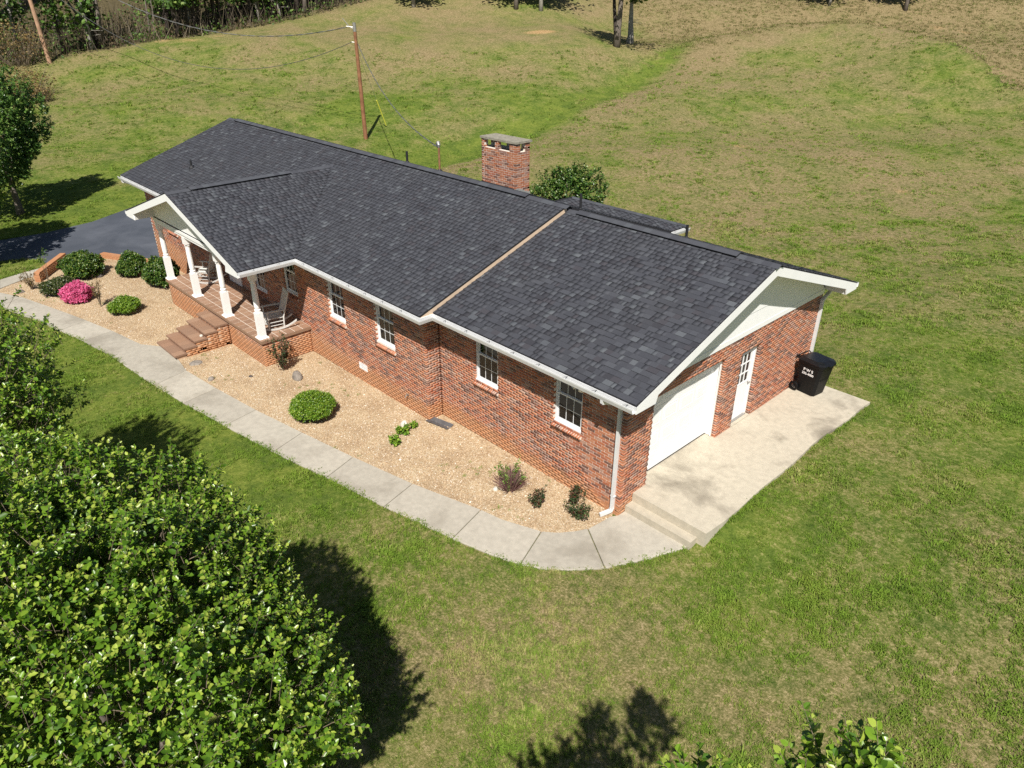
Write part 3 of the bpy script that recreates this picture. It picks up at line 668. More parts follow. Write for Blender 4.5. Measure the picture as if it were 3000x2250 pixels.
# --- garage door and side door
gd = MB(); y0, y1, z0, z1 = GO[0], GO[1], ZS+.012, 2.63
G = obj('garage_door', MB().box(-.34, -.30, y0-.05, y1+.05, z0, z1+.05).mesh('garage_door', 'white_paint'), H, label='white raised-panel overhead garage door')
hs = (z1-z0)/4
for r in range(4):
    sec = MB().box(-.30, -.272, y0+.012, y1-.012, z0+r*hs+.004, z0+(r+1)*hs-.004).obj('door_section', 'white_paint', G)
    for c in range(4):
        a = y0+.10+c*(y1-y0-.2)/4+.05; b = y0+.10+(c+1)*(y1-y0-.2)/4-.05; p, q = z0+r*hs+.09, z0+(r+1)*hs-.09
        V = []
        for (e, x) in ((0, -.2715), (.018, -.283), (.045, -.283), (.062, -.270)): V += [(x, a+e, p+e), (x, b-e, p+e), (x, b-e, q-e), (x, a+e, q-e)]
        Fc = [(k*4+i, k*4+(i+1) % 4, (k+1)*4+(i+1) % 4, (k+1)*4+i) for k in range(3) for i in range(4)]+[(12, 13, 14, 15)]
        # raised field: frame rim proud of the section with a sunk groove
        m = MB(); m.box(-.2718, -.2665, a, b, p, p+.02); m.box(-.2718, -.2665, a, b, q-.02, q); m.box(-.2718, -.2665, a, a+.02, p+.02, q-.02); m.box(-.2718, -.2665, b-.02, b, p+.02, q-.02); m.prism([(-.2718, a+.06, p+.06), (-.2718, b-.06, p+.06), (-.2718, b-.06, q-.06), (-.2718, a+.06, q-.06)], (.005, 0, 0)); m.obj('raised_panel', 'white_paint', G)
m = MB(); m.box(-.27, -.11, y0-.0, y0+.012, z0, z1); m.box(-.27, -.11, y1-.012, y1, z0, z1); m.box(-.27, -.11, y0+.012, y1-.012, z1-.012, z1+.03); m.box(-.118, -.103, y0+.012, y0+.05, z0, z1-.012); m.box(-.118, -.103, y1-.05, y1-.012, z0, z1-.012); m.box(-.118, -.103, y0+.05, y1-.05, z1-.06, z1-.012); m.obj('door_jamb', 'white_paint', H)
MB().box(-.30, -.262, y0+.012, y1-.012, z0-.006, z0+.012).obj('door_seal', 'black_vent', G)
MB().box(-.34, .011, y0, y1, ZS-.1, ZS-.004).obj('threshold', 'slab_concrete', H)
y0, y1, z0, z1 = DO[0], DO[1], ZS+.02, 2.49
dm = MB(); wy0, wy1, wz0, wz1 = y0+.17, y1-.17, z0+1.02, z1-.20
for a, b, c, e in ((y0+.05, wy0, z0, z1-.05), (wy1, y1-.05, z0, z1-.05), (wy0, wy1, z0, wz0), (wy0, wy1, wz1, z1-.05)): dm.box(-.17, -.13, a, b, c, e)
DR = dm.obj('door', 'white_paint', H, label='white side door with a nine-pane window')
Yg, Zg = np.linspace(wy0, wy1, 4), np.linspace(wz0, wz1, 4); mu = MB()
for q in Yg[1:-1]: mu.box(-.150, -.124, q-.014, q+.014, wz0, wz1)
for q in Zg[1:-1]: mu.box(-.149, -.125, wy0, wy1, q-.014, q+.014)
mu.box(-.13, -.118, wy0-.03, wy0, wz0-.03, wz1+.03); mu.box(-.13, -.118, wy1, wy1+.03, wz0-.03, wz1+.03); mu.box(-.13, -.118, wy0, wy1, wz0-.03, wz0); mu.box(-.13, -.118, wy0, wy1, wz1, wz1+.03)
mu.obj('muntin', 'white_paint', DR)
for i in range(3):
    for j in range(3): MB().box(-.146, -.140, Yg[i]+.014, Yg[i+1]-.014, Zg[j]+.014, Zg[j+1]-.014).obj('pane', 'pane_glass', DR)
MB().box(-.30, -.29, wy0-.1, wy1+.1, wz0-.1, wz1+.1).obj('dark_backing', 'room_dark', DR)  # near-black sheet behind the panes, stands in for the unlit room
m = MB(); m.lathe([(.012, 0), (.03, .02), (.034, .04), (.02, .06)], n=10); m.v = [(-.13+z, y1-.12+x, z0+.95+y) for x, y, z in m.v]; m.obj('handle', 'galvanised', DR, smooth=True)
m = MB(); m.box(-.19, -.105, y0+.003, y0+.05, z0, z1); m.box(-.19, -.105, y1-.05, y1-.003, z0, z1); m.box(-.19, -.105, y0+.05, y1-.05, z1-.05, z1-.003); m.obj('door_frame', 'white_paint', H)
MB().box(-.18, .03, y0, y1, ZS-.1, ZS+.02).obj('threshold', 'slab_concrete', H)
MB().box(-.16, -.06, y0+.05, y1-.05, ZS+.02, ZS+.035).obj('threshold', 'galvanised', H)
# --- downspouts
def downspout(pts, w=.085, t=.06, ax='x', name='downspout'):
    m = MB(); P = [np.array(p, float) for p in pts]
    for a, b in zip(P[:-1], P[1:]):
        dv = b-a; L = np.linalg.norm(dv); q = Vector(dv).to_track_quat('Z', 'X' if ax == 'x' else 'Y').to_matrix().to_4x4(); q.translation = Vector(a)
        m.box(-w/2, w/2, -t/2, t/2, -.012, L+.012, q)
    return m.obj(name, 'gutter_white', H)
downspout([(-.16, E1-.06, 3.16), (-.16, E1-.06, 3.08), (-.15, -.045, 2.86), (-.15, -.045, .20), (-.17, -.07, .11), (-.26, -.30, .075)], ax='x')
downspout([(.03, yb+.03, 3.16), (.05, yb-.02, 3.06), (.046, 8.34, 2.80), (.046, 8.34, .40)], ax='y')
m = MB(); 
for z in (2.5, .5): m.box(-.205, -.095, -.08, -.004, z, z+.025)
m.obj('strap', 'gutter_white', H)
downspout([(XL+.25, E2-.06, 3.16), (XL+.30, E2-.05, 3.08), (XL+.75, -.6, 2.95)], ax='x')
# flood lights under the soffit, hose tap, wall vent
fl = MB(); fl.lathe([(.05, 0), (.055, .02)], (-1.0, -.30), 12); fl.v = [(x, y, 3.095+z) for x, y, z in fl.v]; fl = fl.obj('flood_light', 'white_paint', H)
for sx in (-.07, .07):
    m = MB(); m.tube([(-1.0+sx*.4, -.30, 3.08), (-1.0+sx, -.36, 3.03)], [.018, .022], 8); m.tube([(-1.0+sx, -.36, 3.03), (-1.0+sx*1.7, -.44, 2.955)], [.03, .062], 12); m.obj('lamp_head', 'white_paint', fl, smooth=False)
m = MB(); m.tube([(-6.96, -J, .40), (-6.96, -J-.09, .40), (-6.96, -J-.13, .34)], [.016, .016, .013], 8); m.tube([(-6.96, -J-.07, .40), (-6.96, -J-.07, .45)], .009, 6); m.box(-7.0, -6.92, -J-.078, -J-.062, .45, .462); m.obj('hose_tap', 'galvanised', H)
vt = MB(); x0, x1, z0, z1 = -9.36, -8.95, .33, .53
for a, b, c, e in ((x0, x1, z0, z0+.02), (x0, x1, z1-.02, z1), (x0, x0+.02, z0+.02, z1-.02), (x1-.02, x1, z0+.02, z1-.02)): vt.box(a, b, -J-.012, -J+.01, c, e)
vt.box(x0+.02, x1-.02, -J-.0, -J+.004, z0+.02, z1-.02); V_ = vt.obj('wall_vent', 'white_paint', H)
for k in range(4):
    zc = z0+.045+k*.037; MB().add([(x0+.02, -J-.010, zc-.012), (x1-.02, -J-.010, zc-.012), (x1-.02, -J-.002, zc+.012), (x0+.02, -J-.002, zc+.012)], [(0, 1, 2, 3)]).obj('louvre', 'white_paint' if k % 1 == 0 else 'near_black', V_)
MB().box(x0+.021, x1-.021, -J-.0035, -J-.0015, z0+.021, z1-.021).obj('vent_screen', 'near_black', V_)  # plain near-black sheet behind the louvres
# --- chimney
CH = obj('chimney', MB().box(-10.2, -8.85, 5.38, 5.78, 4.2, 5.72).mesh('chimney', 'near_black'), H, label='broad red brick chimney stack with a cracked concrete cap')  # plain near-black core box inside the brick shell
CX0, CX1, CY0, CY1, CZ = -10.30, -8.75, 5.28, 5.88, 6.045
of = [(.16, .62, 5.80, CZ), (.80, 1.28, 5.80, CZ)]
CB = Pieces('brick', 'brick', [tuple(x*.86 for x in c) for c in BPAL]); _bc = bcol
brick_wall((CX0, CY0, 0), (1, 0, 0), (0, -1, 0), CX1-CX0, 4.3, CZ, of, tail=(0, .105), anchor='end', store=CB, parent=CH, bname='chimney_core', bdepth=.1)
brick_wall((CX1, CY0, 0), (0, 1, 0), (1, 0, 0), CY1-CY0, 4.3, CZ, [(.2, .40, 5.80, CZ)], lead=(.105, 0), store=CB, parent=CH, bname='chimney_core', bdepth=.1)
brick_wall((CX1, CY1, 0), (-1, 0, 0), (0, 1, 0), CX1-CX0, 4.0, CZ, [(.27, .75, 5.80, CZ), (.93, 1.39, 5.80, CZ)], store=CB, parent=CH, bname='chimney_core', bdepth=.1)
brick_wall((CX0, CY1, 0), (0, -1, 0), (-1, 0, 0), CY1-CY0, 4.0, CZ, [(.2, .40, 5.80, CZ)], lead=(.105, 0), tail=(.0, .0), store=CB, parent=CH, bname='chimney_core', bdepth=.1)
CB.build(CH, 260)
def cap(x0, x1, n):
    r = random.Random(n); top, bot = [], []
    ed = [(x0, CY0-.035), ((x0+x1)/2, CY0-.04), (x1, CY0-.03), (x1+.0, (CY0+CY1)/2), (x1, CY1+.06), ((x0+x1)/2, CY1+.055), (x0, CY1+.06), (x0, (CY0+CY1)/2)]
    ed = [(a+r.uniform(-.012, .012), b+r.uniform(-.012, .012)) for a, b in ed]
    m = MB(); m.prism([(a, b, CZ+.002) for a, b in ed], (0, 0, .06)); return m.obj('cap_slab', 'cap_concrete', CH)
cap(CX0-.035, -9.545, 1); cap(-9.53, CX1+.035, 2)
m = MB(); m.box(CX0-.02, CX1-.05, CY0-.025, CY0-.002, 4.5, 4.72); m.obj('flashing', 'pipe_black', CH)
for k in range(5):
    y = CY0+.02+k*.12; zr_ = Z2-(y-Y2)*.34
    MB().box(CX1+.003, CX1+.010+.002*(k % 2), y-.02, y+.13, zr_-.08, zr_+.10).obj('step_flashing', 'flashing', CH)
# --- pipes on the roof, service mast
def pipe(x, y, zr, h, r=.04, name='vent_pipe', mat='pipe_black'):
    m = MB(); m.lathe([(.11, zr-.03), (.10, zr+.015), (r+.02, zr+.09), (r+.004, zr+.10), (r, zr+.11), (r, zr+h)], (x, y), 12); return m.obj(name, mat, H, smooth=False)
pp = onz(567, 516, 4.1); zz = sl(pp[1]); pp = onz(567, 516, zz); pipe(pp[0], pp[1], sl(pp[1]), .30)
pipe(-13.3, 4.55, Z2-.14, .42); pipe(-5.75, 4.9, 4.68, .50, .035); pipe(-2.5, 5.3, 4.52, .40, .035)
ms = MB(); mx, my = -12.75, 5.5; ms.tube([(mx, my, 4.4), (mx, my, 5.38)], .035, 10); ms.obj('service_mast', 'rust', H)
m = MB(); m.tube([(mx, my, 5.38), (mx, my, 5.46), (mx-.05, my+.02, 5.53), (mx-.13, my+.05, 5.50), (mx-.16, my+.06, 5.42)], [.036, .06, .065, .06, .045], 10); m.obj('weather_head', 'galvanised', H)
m = MB(); m.lathe([(.13, 4.48), (.12, 4.56), (.06, 4.64), (.05, 4.66)], (mx, my), 12); m.obj('mast_boot', 'pipe_black', H)
# --- porch
PX0, PX1, PY0, PY1, PZ = -19.454, -12.05, -2.145, -J-.004, .781
PO = obj('porch', MB().box(PX0, PX1, PY0, PY1, PZ-.10, PZ-.012).mesh('porch', 'tile'), H, label='raised front porch with brown tiled floor and brick base')
att = PO.data.color_attributes.new('col', 'FLOAT_COLOR', 'POINT'); att.data.foreach_set('color', np.tile(np.array([.30, .19, .125, 1.], np.float32), len(PO.data.vertices)))
TP = [(.34, .205, .135), (.31, .185, .12), (.36, .225, .15), (.33, .195, .125), (.30, .185, .125)]
TL = Pieces('tile', 'tile', TP); I3 = np.eye(3)
T = .305
def tiles(x0, x1, y0, y1, zt, th=.012):
    nx, ny = max(1, int(round((x1-x0)/T))), max(1, int(round((y1-y0)/T))); a, b = (x1-x0)/nx, (y1-y0)/ny
    for i in range(nx):
        for j in range(ny): TL.add((x0+(i+.5)*a, y0+(j+.5)*b, zt-th/2+random.choice((0, .0006))), I3, (round(a-.018, 4), round(b-.018, 4), th), random.randrange(5))
MB().box(PX0+.01, PX1-.01, PY0+.01, PY1, PZ-.012, PZ-.002).obj('grout', 'mortar', PO)
tiles(PX0, PX1, PY0, PY1, PZ+.002)
bw = .055
brick_wall((PX0+bw, PY0+bw, 0), (1, 0, 0), (0, -1, 0), PX1-PX0-2*bw, -.25, PZ-.10, tail=(0, .105), anchor='end', parent=PO, bname='porch_base')
brick_wall((PX1-bw, PY0+bw, 0), (0, 1, 0), (1, 0, 0), PY1-PY0-bw, -.25, PZ-.10, lead=(.105, 0), parent=PO, bname='porch_base')
brick_wall((PX0+bw, PY1, 0), (0, -1, 0), (-1, 0, 0), PY1-PY0-bw, -.3, PZ-.10, parent=PO, bname='porch_base')
# steps
SX0, SX1 = -15.88, -14.45; YS = [-2.52, -2.885, -3.25, -3.605, -3.94]; ZT = [.632, .484, .336, .188, .04]
for k, (yf, zt) in enumerate(zip(YS, ZT)):
    yb_ = PY0+.0 if k == 0 else YS[k-1]
    st = MB().box(SX0-.02, SX1+.02, yf-.02, yb_+.03, zt-.055, zt-.012).mesh('step', 'tile')
    a = st.color_attributes.new('col', 'FLOAT_COLOR', 'POINT'); a.data.foreach_set('color', np.tile(np.array([.27, .165, .115, 1.], np.float32), len(st.vertices)))
    so_ = obj('step', st, PO)
    nx = 5; w = (SX1-SX0+.04)/nx
    for i in range(nx): TL.add((SX0-.02+(i+.5)*w, (yf-.02+yb_-.02)/2, zt-.004), I3, (round(w-.006, 4), round(yb_-yf-.006, 4), .012), random.randrange(5))
    if k < 4:
        brick_wall((SX1, yf+.03, 0), (0, 1, 0), (1, 0, 0), yb_-yf, (ZT[k+1] if k < 4 else -.2)-.0, zt-.055, lead=(0, .1), parent=so_, bname='step_base', depth=.09)
        brick_wall((SX0, yf+.03, 0), (1, 0, 0), (0, -1, 0), SX1-SX0, ZT[k+1]-.01, zt-.055, parent=so_, bname='riser', depth=.05, bdepth=.03)
    MB().box(SX0+.02, SX1-.02, yf+.06, yb_+.02, -.25, zt-.06).obj('step_core', 'mortar', so_)
for k in range(4): brick_wall((SX1, YS[k+1]+.03 if k < 3 else YS[3]+.03, 0), (0, 1, 0), (1, 0, 0), PY0-YS[k]+.0, -.2, ZT[k+1], lead=((0, .1)), parent=PO, bname='step_base', depth=.09) if k == 3 else brick_wall((SX1, YS[k]+.03, 0), (0, 1, 0), (1, 0, 0), (PY0 if k == 0 else YS[k-1])-YS[k], -.2, ZT[k+1]-.002, lead=((0, .1)), parent=PO, bname='step_base', depth=.09)
TL.build(PO, 300)
m = MB(); m.lathe([(.0, .0), (.05, .002), (.055, .03), (.04, .06), (.0, .065)], n=10); lampp = onz(*[450+620*.22604, 900+380*.22604], .34)
tag(m.obj('stone', 'rock_pale', loc=(lampp[0], lampp[1], .342)), 'small pale grey stone lying on the middle porch step', 'stone')
# columns
colp = []
for x in (-19.38, -17.04, -14.67, -12.33):
    c = obj('column', MB().box(x-.10, x+.10, -2.06, -1.86, PZ+.045, PZ+.82).mesh('column', 'porch_white'), H)
    m = MB(); m.add([(x+sx*.16, -1.96+sy*.16, PZ+.003) for sx, sy in ((-1, -1), (1, -1), (1, 1), (-1, 1))]+[(x+sx*.115, -1.96+sy*.115, PZ+.05) for sx, sy in ((-1, -1), (1, -1), (1, 1), (-1, 1))], [(3, 2, 1, 0), (4, 5, 6, 7)]+[(i, (i+1) % 4, 4+(i+1) % 4, 4+i) for i in range(4)]); m.obj('plinth', 'porch_white', c)
    b = PZ+.82; m = MB(); m.lathe([(.098, b), (.10, b+.02), (.075, b+.05), (.095, b+.075), (.095, b+.095), (.072, b+.12), (.085, b+.18), (.088, b+.4), (.078, b+.85), (.070, b+.93), (.088, b+.955), (.088, b+.975), (.070, b+.995), (.085, b+1.02)], (x, -1.96), 20); m.obj('shaft', 'porch_white', c, smooth=False)
    MB().box(x-.10, x+.10, -2.06, -1.86, b+1.02, 2.868).obj('capital', 'porch_white', c)
m = MB(); m.box(-19.50, -12.21, -2.055, -1.865, 2.87, 3.10); m.box(-12.425, -12.235, -1.86, -J-.01, 2.872, 3.10); m.box(-19.475, -19.285, -1.86, -J-.01, 2.872, 3.10); m.obj('porch_beam', 'porch_white', H)
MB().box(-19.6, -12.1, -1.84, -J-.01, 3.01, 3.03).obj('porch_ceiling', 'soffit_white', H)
# porch gable
def slp(x): return ZPK-abs(x-XPK)*(ZPK-R2)/(XV-XPK)
GY = -2.035
for k, z in enumerate(np.arange(3.06, 4.5, .30)):
    z2 = min(z+.296, 4.50); f = lambda zz: (ZPK-.13-zz)*(XV-XPK)/(ZPK-R2)
    if f(z2) < .02: z2 = ZPK-.14
    a, b = min(f(z), 3.75), max(.01, min(f(z2), 3.75))
    MB().prism([(XPK-a, GY-.02-.004*(k % 2), z), (XPK+a, GY-.02-.004*(k % 2), z), (XPK+b, GY-.02-.004*(k % 2), z2), (XPK-b, GY-.02-.004*(k % 2), z2)], (0, .03, 0)).obj('siding_board', 'porch_white', H)
MB().box(-19.52, -12.2, GY-.05, GY-.026, 2.965, 3.065).obj('frieze_board', 'porch_white', H)
for sg in (-1, 1):
    X = lambda d: XPK+sg*d; W_ = XV-XPK
    MB().prism([(X(W_), YPO-.004, R2-.03), (X(0), YPO-.004, ZPK-.03), (X(0), YPO-.004, ZPK-.03-.215), (X(W_-.72), YPO-.004, R2+.72*.34-.245), (X(W_-.78), YPO-.004, 3.105), (X(W_), YPO-.004, 3.105)], (0, .028, 0)).obj('rake_fascia', 'porch_white', H)
    m = MB(); m.prism([(X(0), YPO+.026, ZPK-.125), (X(W_-.05), YPO+.026, R2-.11), (X(W_-.05), GY-.02, R2-.11), (X(0), GY-.02, ZPK-.125)], (0, 0, .02))
    m.prism([(X(W_-.02), YPO+.026, 3.105), (X(W_-.76), YPO+.026, 3.105), (X(W_-.76), YPO+.026, R2+.76*.34-.13), (X(W_-.02), YPO+.026, R2-.12)], (0, -YPO-.026-.47, 0)); m.obj('rake_soffit', 'soffit_white', H)
# rear faces and ceiling blockers under the roof
BR.build(H, 300)
# ================================================================== low brick walls by the drive
def low_wall(name, label, pxa, pxb, h, w=.22, drop=0.):
    A, B = hit(*pxa), hit(*pxb); d = B-A; d[2] = 0; L = np.linalg.norm(d); u = d/L; base = (A[0], A[1], min(A[2], B[2])-.05)
    t = thing(name, label, 'garden wall', base); P_ = Pieces('brick', 'brick', BPAL)
    core = obj('core', MB().box(.01, L-.01, .01, w-.01, 0, h-.06).mesh('core', 'mortar'), t); core.rotation_euler = (0, 0, math.atan2(u[1], u[0]))
    nn = np.array([-u[1], u[0], 0.]); st = Pieces('brick', 'brick', BPAL)
    for (o, uu, n_, ww) in ((np.zeros(3), u, -nn, L), (nn*w, None, nn, L)):
        if uu is None: o, uu = nn*w+u*L, -u
        brick_wall(o+np.array([0, 0, 0.]), uu, n_, ww, 0., h-.062, store=st, backing=False, depth=.08)
    m_ = int(L/.0677); ax = axes(u, (0, 0, 1))
    for k in range(m_): st.add(u*((k+.5)*L/m_)+nn*w/2+np.array([0, 0, h-.03]), ax, (.058, w, .062), random.randrange(7))
    z = .03
    while z < h-.08: st.add(-u*.035+nn*w/2+np.array([0, 0, z+.03]), axes(u, (0, 0, 1)), (.06, w, .058), random.randrange(7)); z += .0677
    # project choice uses local coordinates, so shift
    for i, q in enumerate(st.P): st.P[i] = (q[0]+np.array(base), *q[1:])
    keep = st.P; st.P = [(q[0]-np.array(base), *q[1:]) for q in keep]; st.build(t, 300)
    return t
low_wall('garden_wall', 'low brick retaining wall ending beside the branch path and leggy shrub', (124, 826), (200, 768), .46)
low_wall('garden_wall', 'long low brick kerb wall between gravel bed and asphalt driveway', (296, 757), (440, 776), .26)
# ================================================================== foliage
def unit(a): return a/np.maximum(np.linalg.norm(a, axis=-1, keepdims=True), 1e-9)
LEAF = np.array([(0, 0, 0), (.30, .34, .10), (.72, .27, .06), (1.0, 0, -.10), (.72, -.27, .06), (.30, -.34, .10)])
def leaf_arrays(c, d, n, size):
    """c base points, d leaf axis, n leaf normal, size (N,)"""
    d = unit(d); s = unit(np.cross(n, d)); n = np.cross(d, s)
    L = LEAF[None]*size[:, None, None]
    V = c[:, None]+L[..., :1]*d[:, None]+L[..., 1:2]*s[:, None]+L[..., 2:]*n[:, None]
    N = len(c); b = np.arange(N)[:, None]*6
    Fc = np.concatenate([b+np.array([[0, 3, 2, 1]]), b+np.array([[0, 5, 4, 3]])])
    return V.reshape(-1, 3), Fc
def lump(dirs, seed, k=9, amp=.2, sharp=5.):
    r = np.random.default_rng(seed); P = unit(r.normal(size=(k, 3))); a = r.uniform(.4, 1, k)
    return 1+amp*((np.exp(sharp*(dirs @ P.T-1))*a).sum(1)-.45)
def shoots(N, cen, rad, seed, lo=.62, amp=.2, upb=.55, bottom=-.75, kl=12, taper=0.):
    r = np.random.default_rng(seed); D = unit(r.normal(size=(int(N*1.6)+50, 3))); D = D[D[:, 2] > bottom][:N]
    f = 1-(1-lo)*r.random(len(D))**1.6
    R = np.array(rad); sc = lump(D, seed+1, kl, amp)*np.clip(lump(D, seed+5, 70, amp*1.0, 45.), .8, 1.18)*f
    tp = 1-taper*np.clip(D[:, 2], 0, 1)**2
    P = np.array(cen)+D*R*sc[:, None]*np.stack([tp, tp, np.ones_like(tp)], 1)
    ax = unit(D*np.array([1, 1, .8])*(1-upb)+np.array([0, 0, upb])+r.normal(size=D.shape)*.28)
    return P, ax, f, r
def foliage(P, ax, r, per, length, size, pal, wts, facing=.5, inner=None):
    """leaves spiralled along short shoots"""
    N = len(P); t = (np.arange(per)+.5)/per
    ln = length*r.uniform(.6, 1.3, N)
    a = unit(np.cross(ax, r.normal(size=ax.shape))); b = np.cross(ax, a)
    ph = r.uniform(0, 6.28, (N, 1))+np.arange(per)[None]*2.4
    rd = np.cos(ph)[..., None]*a[:, None]+np.sin(ph)[..., None]*b[:, None]
    c = P[:, None]+ax[:, None]*(ln[:, None]*t[None])[..., None]
    d = unit(rd*.85+ax[:, None]*(.25+.7*t[None, :, None])+np.array([0, 0, -.12])+r.normal(size=rd.shape)*.25)
    n = unit(ax[:, None]*facing+np.array([0, 0, .45])+r.normal(size=rd.shape)*.38)
    s = size*r.uniform(.65, 1.25, (N, per))*(1.08-.45*t[None]**2)
    ci = r.choice(len(pal), size=(N, per), p=np.array(wts)/sum(wts))
    young = r.random((N, per)) < (t[None]-.5)*.95
    col = np.array(pal)[ci]*r.uniform(.85, 1.15, (N, per, 1)); col = np.where(young[..., None], np.array(pal[-1])*r.uniform(.9, 1.1, (N, per, 1)), col)
    f = lambda q: q.reshape(-1, q.shape[-1])
    return f(c), f(d), f(n), s.ravel(), f(col), ln
def crown_object(name, parent, base, C_, D_, N_, S_, K_, mat, top=0, tri=False):
    """crown mesh; `top` leaves that show largest become leaf objects"""
    base = np.array(base); chosen = np.zeros(len(C_), bool)
    if top:
        pr = proj(C_); vis = (pr[:, 2] > .3) & (pr[:, 0] > 20) & (pr[:, 0] < 2980) & (pr[:, 1] > 20) & (pr[:, 1] < 2230)
        depth = pr[:, 2]; cc = C_.mean(0); out = np.einsum('ij,j->i', unit(C_-cc), unit(CP-cc))
        sc = vis*S_**2/depth**2*np.abs(np.einsum('ij,ij->i', unit(N_), unit(CP-C_)))*(out > .35)
        chosen[np.argsort(-sc)[:top]] = True
    V, Fc = leaf_arrays(C_[~chosen]-base, D_[~chosen], N_[~chosen], S_[~chosen])
    o = obj(name, mesh_from(name, V, Fc, mat, np.repeat(K_[~chosen], 6, 0)), parent)
    if top:
        vars_ = []
        for k in range(8):
            i = np.where(chosen)[0][k*len(np.where(chosen)[0])//8]
            vars_.append(mesh_from('leaf', LEAF, [(0, 3, 2, 1), (0, 5, 4, 3)], mat, np.tile(K_[i], (6, 1))))
        for j, i in enumerate(np.where(chosen)[0]):
            d = D_[i]/np.linalg.norm(D_[i]); s = np.cross(N_[i], d); s /= np.linalg.norm(s); n = np.cross(d, s); z = S_[i]; c = C_[i]-base
            l = bpy.data.objects.new('leaf', vars_[j % 8]); link(l, o)
            l.matrix_local = Matrix(((d[0]*z, s[0]*z, n[0]*z, c[0]), (d[1]*z, s[1]*z, n[1]*z, c[1]), (d[2]*z, s[2]*z, n[2]*z, c[2]), (0, 0, 0, 1)))
    return o
def stems_object(parent, base, P, ax, ln, r0, mat, name='twigs', back=.25):
    b = np.array(base); A = P-ax*back-b; B = P+ax*ln[:, None]-b; N = len(P)
    s = unit(np.cross(ax, [0.3, .2, 1])); t = np.cross(ax, s); V = np.empty((N, 6, 3))
    for k in range(3):
        q = math.cos(k*2.094)*s+math.sin(k*2.094)*t; V[:, k] = A+q*r0; V[:, 3+k] = B+q*r0*.35
    i = np.arange(N)[:, None]*6; Fc = np.concatenate([i+np.array([[k, (k+1) % 3, 3+(k+1) % 3, 3+k]]) for k in range(3)])
    return obj(name, mesh_from(name, V.reshape(-1, 3), Fc, mat), parent, kind='stuff')
def trunk_object(parent, h, r, cen, rad, bark, seed, limbs=8, lean=(0, 0), flare=1.35):
    q = random.Random(seed); m = MB(); k = 7
    pts = [(lean[0]*(i/k)**1.3+q.uniform(-.03, .03)*i*.3, lean[1]*(i/k)**1.3+q.uniform(-.03, .03)*i*.3, -.15+(h+.15)*i/k) for i in range(k+1)]
    m.tube(pts, [r*(flare if i == 0 else 1.0)*(1-.82*(i/k)) for i in range(k+1)], 10)
    for i in range(limbs):
        j = q.uniform(.25, .85); a = q.uniform(0, 6.28); s = np.array(pts[int(j*k)]); e = np.array(cen)+np.array(rad)*.55*np.array([math.cos(a)*.8, math.sin(a)*.8, q.uniform(-.3, .75)])
        mid = s*.5+e*.5+np.array([0, 0, -.15]); m.tube([s, mid, e], [r*.42*(1-j*.5), r*.25, r*.07], 6)
    return m.obj('trunk', bark, parent, smooth=True)
GREEN = [(.058, .130, .011), (.098, .195, .015), (.145, .255, .020), (.195, .305, .028), (.32, .40, .06)]
def pear_tree(label, base, cen, rad, n, per, seed, size=.078, top=0, twigs=True, extra=(), group=None, lo=.6, taper=.35, amp=.22, pal=GREEN, trunk_r=.13, bottom=-.8):
    base = np.array([base[0], base[1], gz(base[0], base[1])]); cw = np.array(cen, float)
    t = thing('pear_tree', label, 'tree', base, group=group); r0 = None; parts = []; PP = []
    for (cc, rr, nn, sd) in [(cw, rad, n, seed)]+list(extra):
        P, ax, f, r = shoots(nn, cc, rr, sd, lo=lo, amp=amp, taper=taper, bottom=bottom); parts.append(foliage(P, ax, r, per, .26, size, pal, (3, 4, 4, 2, .8))); PP.append((P, ax, parts[-1][5]))
    C_, D_, N_, S_, K_ = (np.concatenate([p[i] for p in parts]) for i in range(5))
    trunk_object(t, cw[2]-base[2]+rad[2]*.3, trunk_r, cw-base, rad, 'bark_grey', seed)
    cr = crown_object('crown', t, base, C_, D_, N_, S_, K_, 'leaf_gloss', top)
    if twigs: stems_object(cr, base, np.concatenate([p[0] for p in PP]), np.concatenate([p[1] for p in PP]), np.concatenate([p[2] for p in PP]), .005, 'twig')
    return t
pear_tree('great rounded pear tree in glossy leaf, its crown the broadest by the walk', (.35, -9.95), (.35, -9.95, 3.08), (2.50, 2.50, 2.44), 10500, 13, 21, size=.070, top=300, amp=.20, lo=.66)
pear_tree('darker pear tree beside the walk where it bends towards the porch steps', (-6.9, -10.45), (-6.9, -10.45, 3.6), (2.02, 2.02, 2.35), 4200, 12, 33, top=300, amp=.36, lo=.55)
pear_tree('pear tree with two leafy leaders rising over the open front lawn', (7.15, -8.6), (7.1, -8.75, 3.35), (1.6, 1.6, 2.2), 1700, 12, 47, size=.075, top=300, lo=.5, taper=.5,
          extra=[((6.42, -7.84, 5.48), (.26, .26, .60), 90, 48), ((7.08, -7.34, 5.86), (.36, .36, .64), 120, 49), ((5.9, -8.15, 4.2), (.6, .6, .75), 200, 52), ((6.5, -8.35, 4.5), (.6, .6, .9), 180, 50), ((7.1, -7.95, 4.5), (.65, .65, .95), 180, 51)])
tb = hit(62, 628)
pear_tree('upright young pear tree on the grass across the asphalt driveway', tb[:2], (tb[0]+.0, tb[1], tb[2]+4.0), (2.1, 2.1, 2.8), 4200, 11, 61, size=.115, twigs=False, taper=.45, amp=.42, lo=.5, trunk_r=.17, pal=[(.045, .105, .02), (.06, .135, .024), (.08, .165, .03), (.11, .205, .04), (.19, .28, .06)], bottom=-.9)
t2 = hit(-150, 330)
pear_tree('pear tree beyond the driveway casting its shadow on the slope', t2[:2], (t2[0], t2[1], t2[2]+4.0), (2.6, 2.6, 3.2), 2200, 10, 67, size=.16, twigs=False, trunk_r=.18)
t3 = hit(-170, 800)
